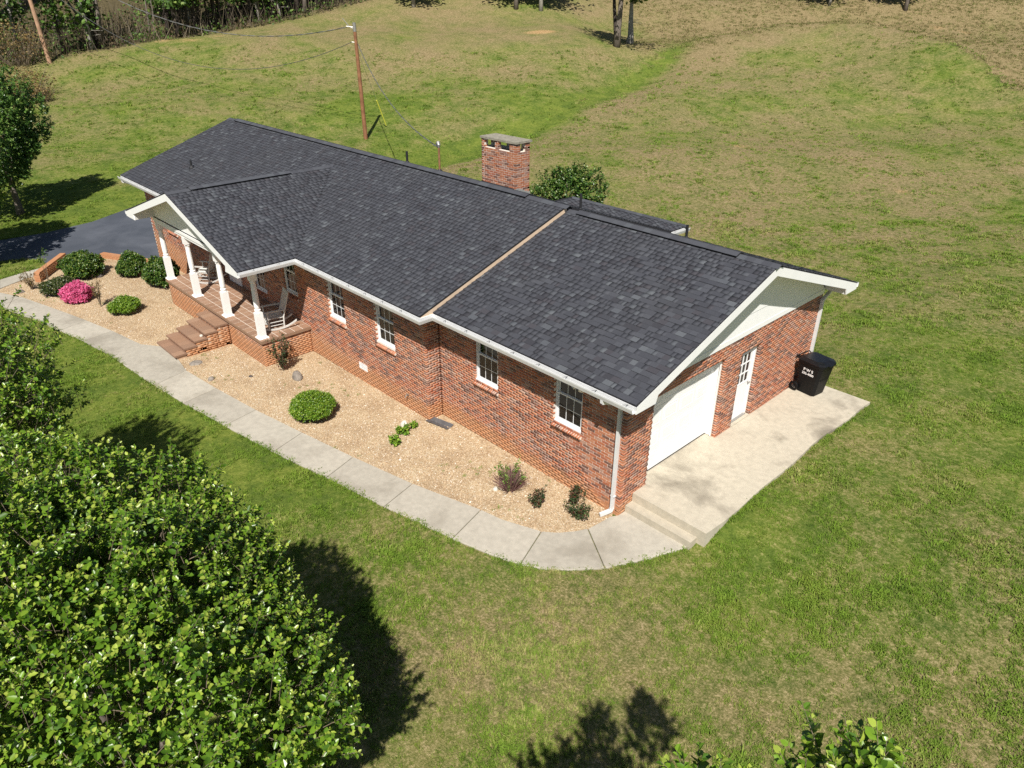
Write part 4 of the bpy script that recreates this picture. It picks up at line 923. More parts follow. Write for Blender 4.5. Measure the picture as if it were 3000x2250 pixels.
pear_tree('pear tree whose shadow falls on the near end of the driveway', t3[:2], (t3[0], t3[1], t3[2]+3.9), (2.3, 2.3, 3.0), 2200, 10, 69, size=.16, twigs=False, trunk_r=.18)
# ------------------------------------------------------------------ shrubs
def shrub(name, label, px, wpx, hz_, pal, wts, seed, n=1500, per=6, size=.045, mat='leaf_gloss', flat=.0, upb=.5, squash=1., amp=.2, cat='shrub', lo=.7, ln=.09, bottom=-.55, dirz=None, dpt=1.):
    g_ = hit(*px); dist = np.linalg.norm(g_-CP); w = wpx/FL*dist-size*1.1; hz = hz_; rad = np.array([w/2, w/2*dpt, hz/2])
    t_ = unit(np.array([g_[0]-CP[0], g_[1]-CP[1], 0.])); base = g_+t_*w*.40; base[2] = gz(base[0], base[1])
    t = thing(name, label, cat, base); cen = base+np.array([0, 0, hz*.5])
    P, ax, f, r = shoots(n, cen, rad, seed, lo=lo, amp=amp, upb=upb, bottom=bottom)
    if squash != 1:   # clipped box form
        q = (P-cen)/rad; m = np.maximum(np.abs(q).max(1, keepdims=True), 1e-6); L = np.linalg.norm(q, axis=1, keepdims=True)
        P = cen+rad*q*(1+(squash-1)*(L/m-1))
    c, d, nn, s, k, l = foliage(P, ax, r, per, ln, size, pal, wts)
    crown_object('crown', t, base, c, d, nn, s, k, mat)
    m = MB(); q = random.Random(seed)
    for i in range(7):
        a = q.uniform(0, 6.28); m.tube([(0, 0, -.05), (math.cos(a)*w*.15, math.sin(a)*w*.15, hz*.3), (math.cos(a)*w*.33, math.sin(a)*w*.33, hz*.7)], [.016, .012, .005], 5)
    m.obj('stem', 'twig', t); return t
BOX = [(.070, .155, .010), (.100, .200, .014), (.135, .245, .020), (.17, .285, .026), (.25, .34, .04)]
DKB = [(.030, .078, .013), (.045, .105, .016), (.065, .135, .020), (.095, .17, .028), (.17, .22, .045)]
PINK = [(.72, .13, .30), (.80, .20, .40), (.64, .09, .24), (.84, .30, .48), (.76, .16, .34)]
def c4(x, y): return (x*.22604, 700+y*.22604)
shrub('boxwood', 'bright green clipped square-shouldered boxwood alone on the gravel mid-bed', (922, 1250), 122, .70, BOX, (2, 4, 4, 2, 1), 101, 2600, 7, .042, squash=.55, amp=.05, lo=.82)
shrub('boxwood', 'bright green low domed boxwood on gravel just past the porch steps', c4(1655, 1008), 76, .55, BOX, (2, 4, 4, 2, 1), 102, 1600, 7, .05, squash=.4, amp=.06, lo=.8)
shrub('holly_bush', 'largest dark green bush in the bed, against the retaining wall', c4(1100, 535), 88, .80, DKB[:4]+[(.17, .22, .04)], (3, 3, 3, 2, 1.5), 103, 2200, 7, .075)
shrub('holly_bush', 'dark green bush beside the brick kerb wall, away from the porch', c4(1745, 520), 66, .80, DKB, (3, 3, 3, 2, 1), 104, 1500, 7, .075)
shrub('holly_bush', 'dark green bush crowding the end of the porch by the driveway', c4(2135, 655), 80, 1.0, DKB, (3, 3, 3, 2, 1), 105, 1500, 7, .075)
shrub('holly_bush', 'olive-dark low bush touching the pink azalea', c4(840, 752), 70, .55, [(.03, .05, .014), (.045, .07, .018), (.06, .09, .022), (.08, .11, .03), (.13, .13, .045)], (3, 3, 3, 2, 1), 106, 1500, 7, .06)
az = shrub('azalea_bush', 'azalea covered in bright pink blossom', c4(1030, 842), 64, .56, PINK, (3, 3, 2, 2, 1), 107, 2000, 7, .062, mat='petal', amp=.22, lo=.72)
def loose_shrub(name, label, px, wpx, hz, pal, seed, stems=14, per=9, size=.06, mat='leaf_matte', leafy=1., stem_mat='twig', top_bias=.2, cat='shrub', sr=.008):
    g_ = hit(*px); dist = np.linalg.norm(g_-CP); w = wpx/FL*dist; r = np.random.default_rng(seed); t = thing(name, label, cat, g_); m = MB(); P, A = [], []
    for i in range(stems):
        a = r.uniform(0, 6.28); sp = w*.5*r.uniform(.25, 1); h = hz*r.uniform(.6, 1.05); e = np.array([math.cos(a)*sp, math.sin(a)*sp, h]); mid = e*np.array([.4, .4, .55]); m.tube([(0, 0, -.04), mid, e], [sr, sr*.75, sr*.35], 5)
        for k in range(int(per*leafy)):
            f = r.uniform(top_bias, 1); P.append((mid*2*f*(1-f)+e*f*f)+r.normal(size=3)*.02); A.append(unit(e+r.normal(size=3)*.5*hz))
    m.obj('stem', stem_mat, t)
    if P:
        P, A = np.array(P)+g_, unit(np.array(A)); c, d, n, s, k, l = foliage(P, A, r, 5, .10, size, pal, (3, 3, 3, 2, 1)); crown_object('leaves', t, g_, c, d, n, s, k, mat)
    return t
ROSE = [(.025, .045, .016), (.04, .062, .02), (.055, .08, .024), (.09, .03, .02), (.13, .05, .03)]
BRONZE = [(.13, .075, .03), (.18, .11, .04), (.10, .075, .03), (.22, .13, .05), (.12, .13, .04)]
loose_shrub('rose_bush', 'tall straggling rose bush against the porch corner', (831, 1089), 82, 1.25, ROSE, 201, 16, 12, .062, top_bias=.12)
loose_shrub('rose_bush', 'small rose bush alone on gravel next to the purple-stalked clump', (1577, 1489), 56, .42, ROSE, 202, 12, 9, .05, top_bias=.1)
loose_shrub('rose_bush', 'small red-tipped rose bush close to the brick wall by the downspout', (1680, 1478), 58, .5, ROSE, 203, 12, 10, .05, top_bias=.15)
loose_shrub('rose_bush', 'small spreading rose bush at the very corner of the gravel bed', (1694, 1521), 86, .34, ROSE[:4]+[(.06, .10, .03)], 204, 16, 9, .05, top_bias=.15)
loose_shrub('bare_shrub', 'thin bronze-leaved twiggy shrub where the two paths meet', c4(425, 660), 50, .85, BRONZE, 205, 16, 5, .05)
loose_shrub('bare_shrub', 'thin bronze-leaved twiggy shrub between the azalea and domed boxwood', c4(1315, 888), 36, 1.0, BRONZE, 206, 12, 6, .05, top_bias=.45)
loose_shrub('sapling', 'slender dark sapling leaning over the end of the retaining wall', c4(640, 590), 30, 1.5, DKB, 207, 4, 5, .07, top_bias=.7)
loose_shrub('perennial', 'low strappy green perennial nearest the walk in the open gravel', (1157, 1304), 30, .16, BOX, 208, 9, 5, .075, top_bias=.2, cat='plant')
loose_shrub('perennial', 'wider tuft of green perennial leaves beside a white stone', (1186, 1274), 44, .18, BOX, 209, 11, 5, .075, top_bias=.2, cat='plant')
loose_shrub('perennial', 'tiny green sprig of perennial nearest the brick jog', (1214, 1254), 16, .14, BOX, 210, 5, 4, .07, top_bias=.2, cat='plant')
pc = loose_shrub('ornamental_clump', 'round clump of dried purple-brown stalks with fresh green leaves within', (1494, 1440), 110, .62, [(.10, .18, .03), (.13, .22, .035), (.08, .15, .025), (.16, .25, .05), (.2, .28, .06)], 211, 10, 10, .06, top_bias=.05, cat='plant')
m = MB(); r_ = random.Random(5)
for i in range(240):
    a = r_.uniform(0, 6.28); s = r_.uniform(.0, .10); L = r_.uniform(.4, .62); q = r_.uniform(.1, .95); e = (math.cos(a)*(s+L*q*.85), math.sin(a)*(s+L*q*.85), L*math.sqrt(max(.05, 1-q*q*.75)))
    m.tube([(math.cos(a)*s, math.sin(a)*s, 0), e], [.006, .004], 3, cap=False)
MATS['stalk'] = simple('stalk', (.20, .115, .105), .9, .1, var=.35, scale=30); m.obj('stalks', 'stalk', pc, kind='stuff')
# holly tree behind the house
hb = atd(1660, 560, 27.0); hb[2] = gz(hb[0], hb[1]); ht = atd(1660, 490, 27.3)[2]
t = thing('holly_tree', 'glossy evergreen holly standing behind the house near the chimney', 'tree', hb); PPs = []
for (px_, py_, rr, nn, sd) in ((1607, 590, (.62, .62, .72), 420, 71), (1672, 572, (.62, .62, .8), 460, 72), (1722, 575, (.5, .5, .7), 360, 73), (1688, 528, (.26, .26, .42), 120, 74), (1636, 530, (.20, .20, .42), 80, 75)):
    P, ax, f, r = shoots(nn, atd(px_, py_, 27.), rr, sd, lo=.5, amp=.3, bottom=-.9); PPs.append(foliage(P, ax, r, 8, .16, .085, DKB[:3]+[(.10, .17, .035), (.17, .24, .05)], (3, 3, 3, 2, 1)))
C_, D_, N_, S_, K_ = (np.concatenate([p[i] for p in PPs]) for i in range(5)); crown_object('crown', t, hb, C_, D_, N_, S_, K_, 'leaf_gloss')
trunk_object(t, ht-hb[2]-.3, .11, (0, 0, 2.6), (1.2, 1.2, 1.5), 'bark_grey', 76)
# ================================================================== things
def rocking_chair(label, loc, rz, wood, cushion=False):
    t = thing('rocking_chair', label, 'chair', loc, rz)       # faces -y
    W2, sh, sd = .27, .40, .24
    for s in (-1, 1):
        x = s*W2
        pts = [(x, yy, .055+.16*(abs(yy)/.55)**2.2*.9) for yy in np.linspace(-.50, .62, 9)]
        m = MB()
        for a, b in zip(pts[:-1], pts[1:]):
            m.add([(x-.02, a[1], a[2]-.05), (x+.02, a[1], a[2]-.05), (x+.02, a[1], a[2]), (x-.02, a[1], a[2]), (x-.02, b[1], b[2]-.05), (x+.02, b[1], b[2]-.05), (x+.02, b[1], b[2]), (x-.02, b[1], b[2])], [(0, 1, 5, 4), (2, 3, 7, 6), (1, 2, 6, 5), (3, 0, 4, 7)])
        m.obj('rocker', wood, t)
        MB().tube([(x, -sd, .06), (x, -sd, .62)], [.022, .022], 8).obj('leg', wood, t)
        MB().tube([(x, sd-.02, .06), (x, sd, sh), (x, sd+.24, 1.16)], [.024, .024, .020], 8).obj('post', wood, t)
        m = MB(); m.box(x-.045+s*.02, x+.045+s*.02, -sd-.10, sd+.06, .625, .65); m.obj('armrest', wood, t)
        for z in (.16, .27): MB().tube([(x, -sd, z), (x, sd-.01, z+.01)], .012, 6).obj('stretcher', wood, t)
    for z in (.18, .30): MB().tube([(-W2, -sd, z), (W2, -sd, z)], .013, 6).obj('stretcher', wood, t)
    MB().tube([(-W2, sd-.01, .24), (W2, sd-.01, .24)], .013, 6).obj('stretcher', wood, t)
    for k in range(7): MB().box(-W2+.0, W2, -sd-.03+k*.078, -sd+.035+k*.078, sh-.012-.004*abs(3-k), sh+.006-.008*(3-abs(3-k))*.4).obj('seat_slat', wood, t)
    bp = lambda z, x: (x, sd+.24*(z-sh)/.76, z)
    for z, h in ((.52, .05), (1.06, .10)):
        a, b = bp(z, -W2), bp(z+h, W2); MB().add([(-W2, a[1]-.012, z), (W2, a[1]-.012, z), (W2, b[1]-.012, z+h), (-W2, b[1]-.012, z+h), (-W2, a[1]+.012, z), (W2, a[1]+.012, z), (W2, b[1]+.012, z+h), (-W2, b[1]+.012, z+h)], [(0, 1, 2, 3), (7, 6, 5, 4), (0, 4, 5, 1), (3, 2, 6, 7), (0, 3, 7, 4), (1, 5, 6, 2)]).obj('back_rail', wood, t)
    for k in range(7):
        x = -W2+.07+k*(2*W2-.14)/6; a, b = bp(.56, x), bp(1.07, x); m = MB(); m.add([(x-.017, a[1]-.006, a[2]), (x+.017, a[1]-.006, a[2]), (x+.017, b[1]-.006, b[2]), (x-.017, b[1]-.006, b[2]), (x-.017, a[1]+.006, a[2]), (x+.017, a[1]+.006, a[2]), (x+.017, b[1]+.006, b[2]), (x-.017, b[1]+.006, b[2])], [(0, 1, 2, 3), (7, 6, 5, 4), (0, 4, 5, 1), (3, 2, 6, 7), (0, 3, 7, 4), (1, 5, 6, 2)]); m.obj('back_slat', wood, t)
    if cushion:
        bm = bmesh.new(); bmesh.ops.create_cube(bm, size=1.); bmesh.ops.bevel(bm, geom=bm.edges[:], offset=.18, segments=4, affect='EDGES'); bmesh.ops.scale(bm, vec=(.46, .44, .09), verts=bm.verts); bmesh.ops.translate(bm, vec=(0, .0, sh+.045), verts=bm.verts)
        me = bpy.data.meshes.new('cushion'); bm.to_mesh(me); bm.free(); me.materials.append(MATS['cushion']); obj('cushion', me, t)
    return t
rocking_chair('white rocking chair at the end of the porch nearest the wall windows', (-12.75, -1.30, PZ+.006), math.radians(-14), 'rocker_white')
rocking_chair('weathered grey rocking chair with a white seat cushion by the second column', (-18.15, -1.12, PZ+.006), math.radians(-52), 'rocker_grey', True)
# wheeled bin
def bin_():
    t = thing('wheeled_bin', 'black wheeled rubbish bin with white lettering against the brick wall', 'bin', (.52, 7.66, ZS), math.radians(-9))   # faces +x
    def ring(x0, x1, w, z, ch): return [(x0, -w+ch, z), (x0+ch, -w, z), (x1-ch*2, -w, z), (x1, -w+ch*2, z), (x1, w-ch*2, z), (x1-ch*2, w, z), (x0+ch, w, z), (x0, w-ch, z)]
    R = [ring(-.27, .26, .25, .035, .03), ring(-.29, .30, .275, .35, .035), ring(-.32, .37, .315, .86, .04), ring(-.33, .39, .325, .90, .04), ring(-.345, .41, .345, .905, .04), ring(-.345, .41, .345, .965, .04)]
    V = [p for r in R for p in r]; n = 8
    m = MB().add(V, [tuple(range(n-1, -1, -1))]+[(k*n+i, k*n+(i+1) % n, (k+1)*n+(i+1) % n, (k+1)*n+i) for k in range(5) for i in range(n)]+[tuple(5*n+i for i in range(n))])
    m.box(.28, .33, -.17, .17, .50, .545); m.box(.22, .262, -.15, .15, .05, .30)
    m.obj('body', 'bin_plastic', t)
    L = [ring(-.36, .43, .355, .966, .06), ring(-.36, .43, .355, .985, .06), ring(-.33, .39, .325, 1.015, .06), ring(-.25, .28, .25, 1.045, .06)]
    m = MB().add([p for r in L for p in r], [tuple(range(n-1, -1, -1))]+[(k*n+i, k*n+(i+1) % n, (k+1)*n+(i+1) % n, (k+1)*n+i) for k in range(3) for i in range(n)]+[tuple(3*n+i for i in range(n))]); m.box(.41, .47, -.10, .10, .955, .985); lid = m.obj('lid', 'bin_lid', t)
    m = MB(); m.tube([(-.36, -.27, .95), (-.44, -.27, 1.0), (-.44, .27, 1.0), (-.36, .27, .95)], .017, 8); m.obj('handle', 'bin_plastic', t)
    m = MB(); m.tube([(-.33, -.30, .13), (-.33, .30, .13)], .012, 8); m.obj('axle', 'galvanised', t)
    for s in (-1, 1):
        w = MB(); q = [(.075, -.025), (.128, -.025), (.135, 0), (.128, .025), (.075, .025)]; nn = 22
        V = [(-.33+r*math.cos(2*math.pi*j/nn), s*.315+h, .135+r*math.sin(2*math.pi*j/nn)) for r, h in q for j in range(nn)]
        w.add(V, [(i*nn+j, i*nn+(j+1) % nn, (i+1) % 5*nn+(j+1) % nn, (i+1) % 5*nn+j) for i in range(5) for j in range(nn)]); wo = w.obj('wheel', 'bin_plastic', t)
        h = MB(); h.tube([(-.33, s*.315-.022, .135), (-.33, s*.315+.022, .135)], .03, 10)
        for k in range(8):
            a = k*math.pi/4; h.tube([(-.33+.02*math.cos(a), s*.315, .135+.02*math.sin(a)), (-.33+.085*math.cos(a), s*.315, .135+.085*math.sin(a))], .009, 5)
        h.obj('hub', 'pipe_black', wo)
    # lettering on the side panel
    for txt, sz, zc in (('P W S', .115, .70), ('332-4000', .092, .595)):
        cu = bpy.data.curves.new('lettering', 'FONT'); cu.body = txt; cu.size = sz; cu.align_x = 'CENTER'; cu.extrude = .0015; cu.offset = .003
        tmp = bpy.data.objects.new('tmp', cu); COL.objects.link(tmp); dg = bpy.context.evaluated_depsgraph_get(); me = bpy.data.meshes.new_from_object(tmp.evaluated_get(dg)); COL.objects.unlink(tmp); bpy.data.objects.remove(tmp)
        me.materials.clear(); me.materials.append(MATS['bin_print']); o = obj('lettering', me, t)
        yy = -(.275+(.315-.275)*(zc+.03-.35)/.51)-.006; o.location = (.0, yy, zc); o.rotation_euler = (math.radians(90)+math.radians(4.5), 0, 0)
bin_()
# stones
def stone(label, px, w, h, mat, seed, name='stone', z=None):
    g_ = hit(*px); r = np.random.default_rng(seed); bm = bmesh.new(); bmesh.ops.create_icosphere(bm, subdivisions=2, radius=1.)
    for v in bm.verts:
        d = np.array(v.co); k = float(lump(d[None], seed, 7, .35, 3.)[0])*r.uniform(.93, 1.07); v.co = Vector((d[0]*k*w/2, d[1]*k*w/2*.8, max(-.3, d[2])*k*h*.75))
    me = bpy.data.meshes.new(name); bm.to_mesh(me); bm.free(); me.materials.append(MATS[mat]); o = obj(name, me, loc=(g_[0], g_[1], g_[2]+h*.18)); o.rotation_euler = (0, 0, seed)
    return tag(o, label, 'rock')
stone('squarish grey rock on gravel in front of the tall rose bush', (871, 1112), .34, .26, 'rock_grey', 3)
stone('flat weathered grey rock behind the pink azalea', (291, 812), .36, .13, 'rock_dark', 4)
stone('small pale rock near the meeting of the two paths', (58, 858), .32, .14, 'rock_grey', 5)
stone('white quartz rock beside the tuft of perennials', (1182, 1250), .22, .16, 'rock_pale', 6)
stone('small grey rock lying near the walk short of the steps', (620, 1113), .20, .10, 'rock_grey', 8)
stone('flat dark bark-like rock beside the lowest porch step', (577, 1066), .36, .06, 'rock_grey', 9)
stone('small dark rock on gravel under the porch corner', (736, 1106), .12, .08, 'rock_dark', 10)
stone('white stone beside the purple-stalked clump', (1450, 1437), .12, .08, 'rock_pale', 12)
sp = onz(1281, 1240, gz(-5.7, -.3))
MATS['splash'] = simple('splash', (.10, .10, .105), .6, .4, var=.3)
m = MB()
for i in range(5):
    a = -.3+i*.15; m.add([(a, -.14, .05+.01*(i % 2)), (a+.15, -.14, .04), (a+.15, .0, .012), (a, .0, .02)], [(0, 1, 2, 3)]); m.add([(a, 0, .02), (a+.15, 0, .012), (a+.15, .14, .05), (a, .14, .06-.01*(i % 2))], [(0, 1, 2, 3)])
o = m.obj('splash_block', 'splash', loc=(sp[0], sp[1], gz(sp[0], sp[1])+.006)); o.rotation_euler = (0, 0, .2); tag(o, 'crumpled dark plastic splash strip on gravel at the brick jog', 'splash block')
# ------------------------------------------------------------------ utility poles and lines
pb = hit(1072, 408); pole_h = CP[2]+ray(1037, 67)[2]*np.linalg.norm(pb[:2]-CP[:2])/np.linalg.norm(ray(1037, 67)[:2])-pb[2]
po = thing('utility_pole', 'brown wooden utility pole with a yellow guy guard standing behind the house', 'utility pole', pb)
topd = ray(1037, 67); k_ = np.linalg.norm(pb[:2]-CP[:2])/np.linalg.norm(topd[:2]); top_w = CP+topd*k_; off = top_w-pb
MB().tube([(0, 0, -.3), off*.5, off], [.15, .13, .105], 10).obj('shaft', 'pole_wood', po)
MB().tube([off*.93, off*1.003], [.115, .112], 10).obj('pole_top', 'galvanised', po)
m = MB(); Rr = np.array([RH[0], RH[1], 0.]); m.tube([off*.965, off*.965-Rr*.55+np.array([0, 0, .05])], .035, 6); m.tube([off*.95, off*.97-Rr*.35, off*.99-Rr*.75+np.array([0, 0, .35])], [.03, .03, .02], 6); m.tube([off*.84, off*.845-Rr*.28], .03, 6); m.obj('bracket', 'galvanised', po)
def on_ray_plane(px, py, P0):      # point on the pixel's ray at the horizontal depth of P0
    d = ray(px, py); t = ((P0-CP)[:2] @ FH)/(d[:2] @ FH); return CP+d*t
gd_ = hit(1133, 372)
ga = pb+off*.80; MB().tube([ga-pb, gd_-pb], .012, 5).obj('guy_wire', 'wire_bright', po)
y0_, y1_ = gd_+(ga-gd_)*.02, gd_+(ga-gd_)*.36
MB().tube([y0_-pb, y1_-pb], .036, 8).obj('guy_guard', 'guard_yellow', po)
fb = hit(146, 184); fd = ray(88, 0); kf = np.linalg.norm(fb[:2]-CP[:2])/np.linalg.norm(fd[:2]); ftop0 = CP+fd*kf; fo = (ftop0-fb); fo = fo*(11.5/fo[2])
fp = thing('utility_pole', 'pale weathered utility pole leaning at the edge of the woods', 'utility pole', fb)
MB().tube([(0, 0, -.3), fo*.5, fo], [.19, .165, .13], 10).obj('shaft', 'pole_pale', fp)
m = MB(); cx = np.array([FH[0], FH[1], 0.]); m.tube([fo*.955-Rr*1.1, fo*.955+Rr*1.1], .06, 6); m.obj('crossarm', 'pole_wood', fp)
def cable(name, label, A, B, sag, r, mat, n=40, twist=False, grp=None):
    A, B = np.array(A), np.array(B); t = np.linspace(0, 1, n); P = A+(B-A)*t[:, None]; P[:, 2] -= 4*sag*t*(1-t); base = A
    if twist:
        th = thing(name, label, 'cable', base, group=grp)
        L = np.linalg.norm(B-A); N = int(L*5); t = np.linspace(0, 1, N); Q = A+(B-A)*t[:, None]; Q[:, 2] -= 4*sag*t*(1-t); sd = unit(np.cross(B-A, [0, 0, 1.])); 
        for k in range(2):
            ph = t*L*3.1+k*math.pi; S_ = Q+sd*np.cos(ph)[:, None]*r*1.3+np.array([0, 0, 1.])*np.sin(ph)[:, None]*r*1.3
            MB().tube(list(S_-base), r, 4, cap=False).obj('strand', mat if k else 'wire', th)
        return th
    return tag(MB().tube(list(P-base), r, 5).obj(name, mat, loc=base), label, 'cable', grp)
farA = fb+fo*.95; farB = fb+fo*.70
nA = pb+off*.965-Rr*.55; nB = pb+off*.845-Rr*.28
cable('power_line', 'upper twisted power line from the brown pole to the woods', nA, farA, 3.4, .018, 'wire_bright', twist=True)
cable('telephone_line', 'lower single dark line sagging from the brown pole', nB, farB, 4.5, .021, 'wire', n=60)
cable('service_drop', 'pale twisted cable dropping from the brown pole to the roof mast', pb+off*.83+Rr*.12, (mx-.08, my+.05, 5.36), .9, .014, 'wire_bright', twist=True)
# ================================================================== woods and far trees
PINE = [(.040, .085, .016), (.055, .115, .020), (.078, .145, .025), (.105, .18, .032), (.16, .22, .05)]
def needle_cloud(n, cen, rad, seed, size, pal, wts, flat=.5):
    r = np.random.default_rng(seed); D = unit(r.normal(size=(n, 3)))*r.random((n, 1))**.45; P = np.array(cen)+D*np.array(rad)*lump(unit(D), seed, 9, .3)[:, None]
    ax = unit(r.normal(size=(n, 3))*np.array([1, 1, .4])); nn = unit(r.normal(size=(n, 3))*.6+np.array([0, 0, .7])); col = np.array(pal)[r.choice(len(pal), n, p=np.array(wts)/sum(wts))]*r.uniform(.8, 1.2, (n, 1))
    return P, ax, nn, size*r.uniform(.6, 1.4, n), col
def far_tree(name, label, base, h, tr, crown, seed, bark='bark_dark', pal=PINE, n=500, size=.38, lean=(0, 0), group=None, clumps=7, dead=6):
    base = np.array(base, float); t = thing(name, label, 'tree', base, group=group); q = random.Random(seed); m = MB(); k = 6
    m.tube([(lean[0]*i/k+q.uniform(-.08, .08), lean[1]*i/k+q.uniform(-.08, .08), -.3+(h+.3)*i/k) for i in range(k+1)], [tr*(1.3 if i == 0 else 1)*(1-.8*i/k) for i in range(k+1)], 9)
    for i in range(dead):
        z = q.uniform(.12, .6)*h; a = q.uniform(0, 6.28); L = q.uniform(.5, 1.6); m.tube([(lean[0]*z/h, lean[1]*z/h, z), (lean[0]*z/h+math.cos(a)*L, lean[1]*z/h+math.sin(a)*L, z+q.uniform(-.1, .5))], [.035, .012], 4)
    m.obj('trunk', bark, t, smooth=True)
    if n:
        P_ = []; z0, z1, R = crown
        for c in range(clumps):
            f = (c+.5)/clumps; a = q.uniform(0, 6.28); rr = R*(1-.55*f)*q.uniform(.5, .8); o = R*.45*(1-f*.6)*q.random()
            P_.append(needle_cloud(n//clumps, base+np.array([lean[0]*.6+math.cos(a)*o, lean[1]*.6+math.sin(a)*o, z0+(z1-z0)*f]), (rr, rr, (z1-z0)/clumps*.9), seed*31+c, size, pal, (3, 3, 3, 2, 1)))
        C_, D_, N_, S_, K_ = (np.concatenate([p[i] for p in P_]) for i in range(5)); crown_object('crown', t, base, C_, D_, N_, S_, K_, 'leaf_matte')
    return t
# trees standing on the hillside
L_ = [((1212, 20), .20, 9, 3.0, 'bark_pale', 'lone tree on the brow in a pool of its own shade, nearest the pine row'), ((1511, 26), .26, 10, 3.6, 'bark_grey', 'leaning dark-trunked hillside tree, one of a pair above the bare clay'), ((1583, 30), .24, 10, 3.6, 'bark_pale', 'pale-trunked hillside tree, one of a pair above the bare clay'),
      ((1806, 137), .34, 11, 3.6, 'bark_grey', 'tall grey-trunked tree forking from its dark base on the slope'), ((1846, 128), .36, 6.5, 1.6, 'bark_pale', 'pale broken trunk with a green sprout beside the tall grey tree'), ((2430, 16), .17, 9, 3.4, 'bark_pale', 'thin pale-trunked tree past the grassy crest'), ((2652, 30), .24, 10, 3.6, 'bark_grey', 'dark-trunked tree with spreading shade past the grassy crest')]
for i, (px, r, h, R, bk, lb) in enumerate(L_):
    b = hit(*px); far_tree('hillside_tree', lb, b, h, r, ((5.2, 12.5, R*1.4) if i == 3 else (3.4, h, R*1.45)) if i != 4 else (4.0, 6.5, 1.1), 300+i, bk, n=2400 if i != 4 else 300, size=.42, lean=(-.5 if i == 4 else .2, .3), pal=PINE if i in (0, 1, 2) else [(.05, .085, .02), (.065, .11, .024), (.085, .14, .03), (.11, .17, .035), (.16, .22, .05)], dead=5, clumps=9)
b = hit(1806, 137); m = MB(); m.tube([(0, 0, -.1), (-.45, .35, 1.2), (-1.5, 1.1, 3.6), (-2.1, 1.5, 6.0)], [.30, .24, .17, .10], 8)
o = [c for c in bpy.data.objects if c.name.startswith('hillside_tree') and 'forking' in c['label']][0]; m.obj('limb', 'bark_dark', o, smooth=True)
# row of pines along the edge of the wood
row = [(495, 112, .22), (524, 114, .26), (553, 106, .13), (573, 104, .20), (590, 98, .24), (611, 92, .13), (634, 90, .26), (650, 82, .20), (682, 78, .2), (706, 74, .13), (742, 70, .22), (770, 64, .14), (800, 58, .20), (836, 48, .18), (872, 42, .26), (898, 36, .24), (932, 30, .26), (960, 20, .24), (1000, 12, .22), (1040, 2, .24)]
ORD = 'first second third fourth fifth sixth seventh eighth ninth tenth eleventh twelfth thirteenth fourteenth fifteenth sixteenth seventeenth eighteenth nineteenth twentieth'.split()
words = ['stout', 'slim', 'forked-looking', 'straight', 'leaning', 'low-branched', 'bare-legged', 'twiggy']
for i, (x, y, r) in enumerate(row):
    b = hit(x, y-6); far_tree('pine_tree', ORD[i]+' dark pine of the row edging the lawn, counted from the clay track', b, random.uniform(8, 11), r, (2.0+1.0*random.random(), 9.5, 2.3), 400+i, 'bark_dark', n=850, size=.34, group='pine row at the edge of the wood', dead=9, lean=(random.uniform(-.6, .6), random.uniform(-.6, .6)))
# deeper woodland
k = 0
for i in range(70):
    v_ = rng.uniform(_wv.min()-6, 2); u_ = float(WOOD_U(v_))+1.5+26*rng.random()**1.5
    if -40 < v_ < -34 and u_ < WOOD_U(v_)+6: continue
    x, y = CP[0]+FH[0]*u_+RH[0]*v_, CP[1]+FH[1]*u_+RH[1]*v_; b = (x, y, gz(x, y)); ev = rng.random() < .55
    far_tree('woodland_tree', 'evergreen tree standing in the shadowy wood' if ev else 'bare-trunked tree standing in the shadowy wood', b, rng.uniform(8, 12), rng.uniform(.10, .26), (2.0 if ev else 4.5, 11, 2.2), 500+i, ['bark_dark', 'bark_grey', 'bark_pale'][int(rng.integers(3))], n=650 if ev else 200, size=.42, group='evergreens in the wood' if ev else 'bare trunks in the wood', dead=10, lean=(rng.uniform(-.8, .8), rng.uniform(-.8, .8)))
# big forked hardwood at the corner of the lawn
b = hit(295, 138); far_tree('hardwood_tree', 'great dark multi-stemmed hardwood at the corner of the lawn', b, 11, .42, (6, 11, 3), 700, 'bark_dark', n=300, size=.35, dead=8, lean=(-.6, -.5)); hw = [c for c in bpy.data.objects if c.name.startswith('hardwood_tree')][0]
m = MB(); m.tube([(.1, 0, 0), (-.5, -.5, 2), (-1.3, -1.2, 6), (-1.8, -1.6, 10)], [.34, .26, .18, .1], 9); m.tube([(.2, .1, 0), (.5, .3, 3), (.3, .6, 9)], [.3, .22, .12], 9); m.tube([(-.4, -.3, .2), (-1.1, -.9, 2.4), (-1.9, -1.7, 4.6), (-1.5, -1.2, 5.0)], [.16, .12, .08, .04], 7); m.obj('limb', 'bark_grey', hw, smooth=True)
